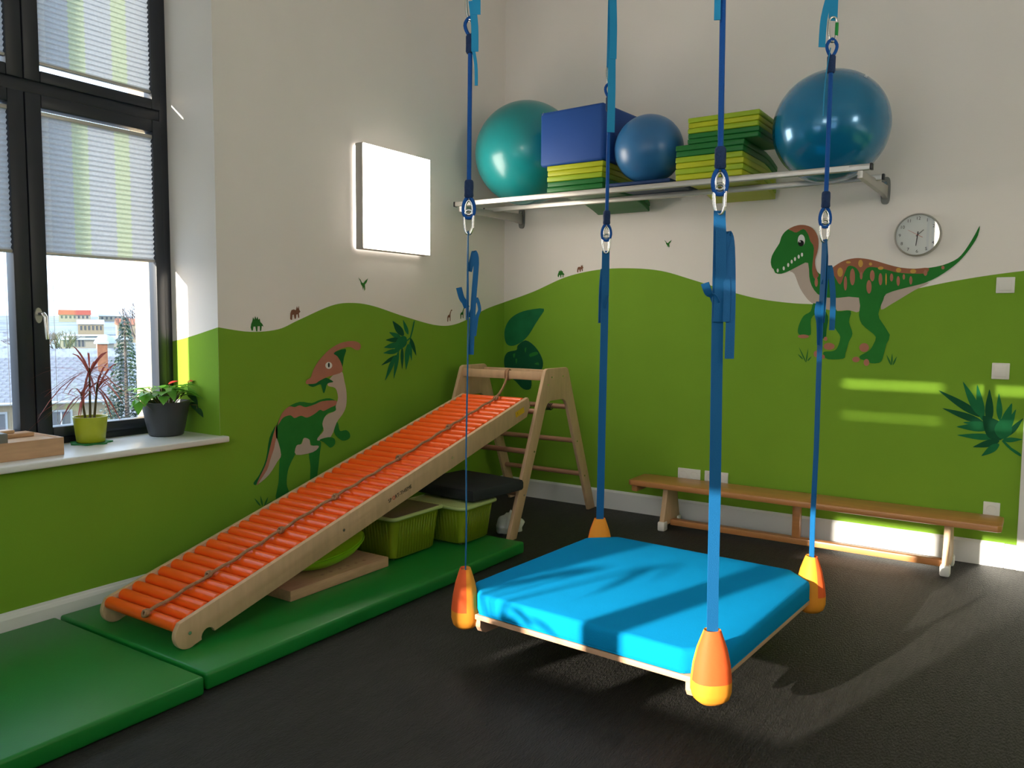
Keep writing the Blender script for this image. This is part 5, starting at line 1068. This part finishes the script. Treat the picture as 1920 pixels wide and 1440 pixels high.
# terrain
bm = bm_new(); prev = None
for v, z in ((6,-9.5),(60,-9),(120,-8),(180,-6.5),(260,-5.2),(320,-4.6),(400,-1.5),(520,1.2),(700,1.8),(900,0)):
    row = [bm.verts.new(ex(u*(1 if v > 50 else .6), v, z)) for u in (-400,-150,-40,-10,0,10,40,150,400)]
    if prev:
        for k in range(8): bm.faces.new((prev[k], prev[k+1], row[k+1], row[k]))
    prev = row
o = obj('ground', bm, GROUND, None, True); tag(o, kind='structure')
def house(label, u0, u1, v0, v1, zb, ze, zr, wall, roof, over=.3, flat_=False):
    h = empty('house', ex((u0+u1)/2, v0, zb), label, 'house', 'houses outside the window')
    ebox('wall', (u0, v0, zb), (u1, v1, ze), wall, h)
    bm = bm_new(); vm = (v0+v1)/2
    if flat_: 
        add_box(bm, (u0-over, v0-over, ze), (u1+over, v1+over, ze+zr))
    else:
        for du, a in ((0, .0),):
            L = [bm.verts.new(p) for p in ((u0-over, v0-over, ze-.12), (u0-over, vm, zr), (u0-over, v1+over, ze-.12))]; R_ = [bm.verts.new(p) for p in ((u1+over, v0-over, ze-.12), (u1+over, vm, zr), (u1+over, v1+over, ze-.12))]
            bm.faces.new(L); bm.faces.new(R_[::-1])
            for i, j in ((0,1),(1,2),(2,0)): bm.faces.new((L[i], R_[i], R_[j], L[j]))
    bmesh.ops.transform(bm, matrix=EM, verts=bm.verts[:]); r = obj('roof', bm, roof, h)
    return h, r
def hwin(h, u0, u1, z0, z1, v, frame=True):
    if frame:
        f = ebox('window', (u0-.09, v-.05, z0-.09), (u1+.09, v+.02, z1+.09), WWHITE, h); ebox('pane', (u0, v-.07, z0), (u1, v-.045, z1), WDARK, f); ebox('glazing_bar', ((u0+u1)/2-.03, v-.09, z0), ((u0+u1)/2+.03, v-.06, z1), WWHITE, f)
    else: ebox('window', (u0, v-.06, z0), (u1, v+.02, z1), WDARK, h)
# nearest house: snowy tiled roof and brick chimney
ha, ra = house('cream house with snow-dusted tiled roof and brick chimney just outside the window', -14.0, 1.5, 40.3, 48.2, -9.2, -2.25, -.30, HCREAM, TILED, .35)
slope = Vector((0, 44.25-39.95, -.30+2.37)); ln = slope.length; nrow = 17; ncol = 52
tile_bm = bm_new(); vsT = [(-.150,0,.03),(.150,0,.03),(.150,.34,.165),(-.150,.34,.165),(-.150,0,.062),(.150,0,.062),(.150,.34,.197),(-.150,.34,.197)]
V = [tile_bm.verts.new((x, y*4.30/4.30*.82, z+y*.0)) for x, y, z in vsT]
for q in ((0,3,2,1),(4,5,6,7),(0,1,5,4),(1,2,6,5),(2,3,7,6),(3,0,4,7)): tile_bm.faces.new([V[i] for i in q])
tile0 = obj('tile', tile_bm, STILE, ra); cnt = 0
rest = bm_new(); first_used = False
for i in range(nrow):
    s = i/nrow; vv = 39.95+4.30*s; zz = -2.37+2.07*s
    for k in range(ncol):
        u = 1.70-(k+.5+(.5 if i % 2 else 0))*.305
        Mx = EM @ Matrix.Translation((u, vv, zz))
        if cnt < 300 and -4.9 < u < 1.9:
            if not first_used: tile0.matrix_basis = Mx; first_used = True
            else: share('tile', tile0, ra, Mx)
            cnt += 1
        elif u > -14.2:
            W8 = [rest.verts.new(Mx @ Vector((x, y*.82, z))) for x, y, z in vsT]
            for q in ((0,3,2,1),(4,5,6,7),(0,1,5,4),(1,2,6,5),(2,3,7,6),(3,0,4,7)): rest.faces.new([W8[j] for j in q])
o = obj('tile_field', rest, STILE, ra); o['kind'] = 'stuff'
chm = ebox('chimney', (.72, 42.2, -1.6), (1.14, 42.75, .05), BRICKM, ha); ebox('chimney_cap', (.66, 42.14, .05), (1.20, 42.81, .14), SNOW, chm)
tube('gutter', [ex(-14.3, 39.9, -2.40), ex(1.9, 39.9, -2.40)], .07, WWHITE, ha, 8)
for u in (-12.2, -9.4, -6.6, -3.6, -1.16): hwin(ha, u, u+.70, -4.15, -2.85, 40.3)
ebox('ledge', (-14.0, 40.15, -4.42), (1.5, 40.32, -4.30), SNOW, ha)
hb, rb_ = house('pale flat-roofed building with tall dark windows behind the chimney', -3.4, 8.4, 180, 195, -7, -3.2, .45, HPALE, SNOW, .3, True)
ebox('upper_storey', (-2.9, 180.5, -3.2), (1.0, 186, -2.55), HPALE, hb); ebox('upper_roof', (-3.0, 180.3, -2.55), (5.0, 190, -2.35), SNOW, hb)
for k in range(6): hwin(hb, -2.8+k*.64, -2.5+k*.64, -4.55, -2.75, 180, False)
hd = empty('pavilion', ex(4.3, 175, -7), 'small round pavilion with white snowy domed roof', 'pavilion', 'houses outside the window')
bm = lathe_bm([(1.55,0),(1.55,3.3)], (4.3, 174, -7), 20); bmesh.ops.transform(bm, matrix=EM, verts=bm.verts[:]); obj('wall', bm, HPALE, hd, True, 40)
bm = lathe_bm([(1.95,3.25),(1.9,3.55),(1.5,4.3),(.9,4.75),(.3,4.95),(0,5.0)], (4.3, 174, -7), 20); bmesh.ops.transform(bm, matrix=EM, verts=bm.verts[:]); obj('roof', bm, SNOW, hd, True, 60)
hc, _ = house('long ochre house with a row of windows farther up the slope', -.4, 7.2, 300, 312, -8, -1.0, .4, HCREAM, SNOW)
for k in range(6): hwin(hc, .3+k*1.15, .75+k*1.15, -3.0, -1.6, 300, False)
he, _ = house('house with orange tiled roof right of the fir tree', 9.0, 17.5, 240, 252, -9, -.6, .95, HCREAM, ORT)
for k in range(4): hwin(he, 9.8+k*1.7, 10.4+k*1.7, -3.0, -1.7, 240, False)
hf, _ = house('distant long house with red roof on the skyline', -8.0, 4.8, 420, 436, -2, 2.3, 4.5, HPALE, REDT)
for k in range(7): hwin(hf, -7.2+k*1.7, -6.5+k*1.7, .6, 1.8, 420, False)
hg, _ = house('distant snowy-roofed house on the skyline', 8.5, 19.0, 430, 446, -2, 1.9, 4.2, HPALE, SNOW)
for k in range(5): hwin(hg, 9.4+k*1.9, 10.2+k*1.9, .2, 1.4, 430, False)
hh, _ = house('grey roofed house low at the left of the view', -16.0, -6.0, 120, 132, -9, -3.0, -.6, HPALE, STILE)
for k in range(5): hwin(hh, -15+k*1.9, -14.2+k*1.9, -5.2, -3.8, 120, False)
# fir tree dusted with snow
def fir():
    t = empty('fir_tree', ex(1.12, 25, -9.3), 'tall fir tree dusted with snow outside the window', 'tree', 'trees outside the window')
    tube('trunk', [ex(1.12, 25, -9.4), ex(1.12, 25, .9)], [.22, .02], BARK, t, 8)
    rnd = random.Random(4); bm = bm_new()
    z = 1.25
    while z > -8.6:
        rad = .06+.235*(1.25-z)**.92; n = int(9+rad*9)
        for k in range(n):
            a = 2*math.pi*k/n+rnd.uniform(-.25,.25); r = rad*rnd.uniform(.75,1.12); dz = -.30*r+rnd.uniform(-.05,.05)
            d = Vector((math.cos(a), math.sin(a), 0)); s = Vector((-d.y, d.x, 0)); o = Vector((1.12, 25, z))
            nb = max(3, int(r/.13))
            for j in range(1, nb+1):
                f = j/nb; p = o+d*r*f+Vector((0,0,dz*f*f)); w = .13*(1.25-f*.6)*min(1, .4+r)
                for sg in (-1, 1):
                    q = p+s*sg*w+d*w*.7+Vector((0,0,-.05*rnd.random())); m_ = p+d*w*.9
                    bm.faces.new([bm.verts.new(x) for x in (p, q, m_)])
                    q2 = p+s*sg*w*.5+Vector((0,0,.055)); bm.faces.new([bm.verts.new(x) for x in (p, q2, m_)])
        z -= .10+.02*rad
    bmesh.ops.transform(bm, matrix=EM, verts=bm.verts[:])
    mm, tt, b = _mat('fir_needles_snow'); n = tt.nodes.new('ShaderNodeTexNoise'); n.inputs['Scale'].default_value = 5.5; n.inputs['Detail'].default_value = 4
    tc = tt.nodes.new('ShaderNodeTexCoord'); tt.links.new(tc.outputs['Object'], n.inputs['Vector'])
    rp = tt.nodes.new('ShaderNodeValToRGB'); rp.color_ramp.elements[0].position = .42; rp.color_ramp.elements[0].color = (.022, .06, .03, 1); rp.color_ramp.elements[1].position = .66; rp.color_ramp.elements[1].color = (.20, .235, .235, 1)
    tt.links.new(n.outputs[0], rp.inputs[0]); tt.links.new(rp.outputs[0], b.inputs['Base Color']); b.inputs['Roughness'].default_value = .8
    o = bpy.data.objects.new('needles', bpy.data.meshes.new('needles')); bm.to_mesh(o.data); bm.free(); o.data.materials.append(mm); COL.objects.link(o); attach(o, t); o['kind'] = 'stuff'
fir()
def bare_tree(u, v, zb, h, seed, label):
    t = empty('bare_tree', ex(u, v, zb), label, 'tree', 'trees outside the window')
    rnd = random.Random(seed); bt = bm_new(); bb = bm_new()
    def grow(p, d, L, r, lv):
        q = p+d*L; add_tube(bt if lv < 2 else bb, [p, p*.5+q*.5+Vector((rnd.uniform(-1,1), rnd.uniform(-1,1), 0))*L*.05, q], [r, r*.85, r*.65], 4)
        if lv >= 5: return
        for _ in range(3 if lv < 4 else 2):
            nd = (d+Vector((rnd.uniform(-.75,.75), rnd.uniform(-.75,.75), rnd.uniform(-.1,.5)))).normalized(); grow(q, nd, L*rnd.uniform(.6,.8), r*.62, lv+1)
    grow(Vector((u, v, zb)), Vector((0,0,1)), h*.30, h*.028, 0)
    for b_ in (bt, bb): bmesh.ops.transform(b_, matrix=EM, verts=b_.verts[:])
    obj('trunk', bt, BARK, t); o = obj('twigs', bb, BARK, t); o['kind'] = 'stuff'
bare_tree(-4.0, 110, -8.8, 10.2, 1, 'bare grey tree at the left of the view outside')
bare_tree(-1.6, 125, -8.6, 9.6, 2, 'bare grey tree behind the snowy tiled roof')
bare_tree(7.6, 130, -8.5, 13.2, 5, 'bare tall tree rising above the fir tree')
bare_tree(10.5, 150, -8.0, 11.0, 6, 'bare tree at the right edge of the view outside')
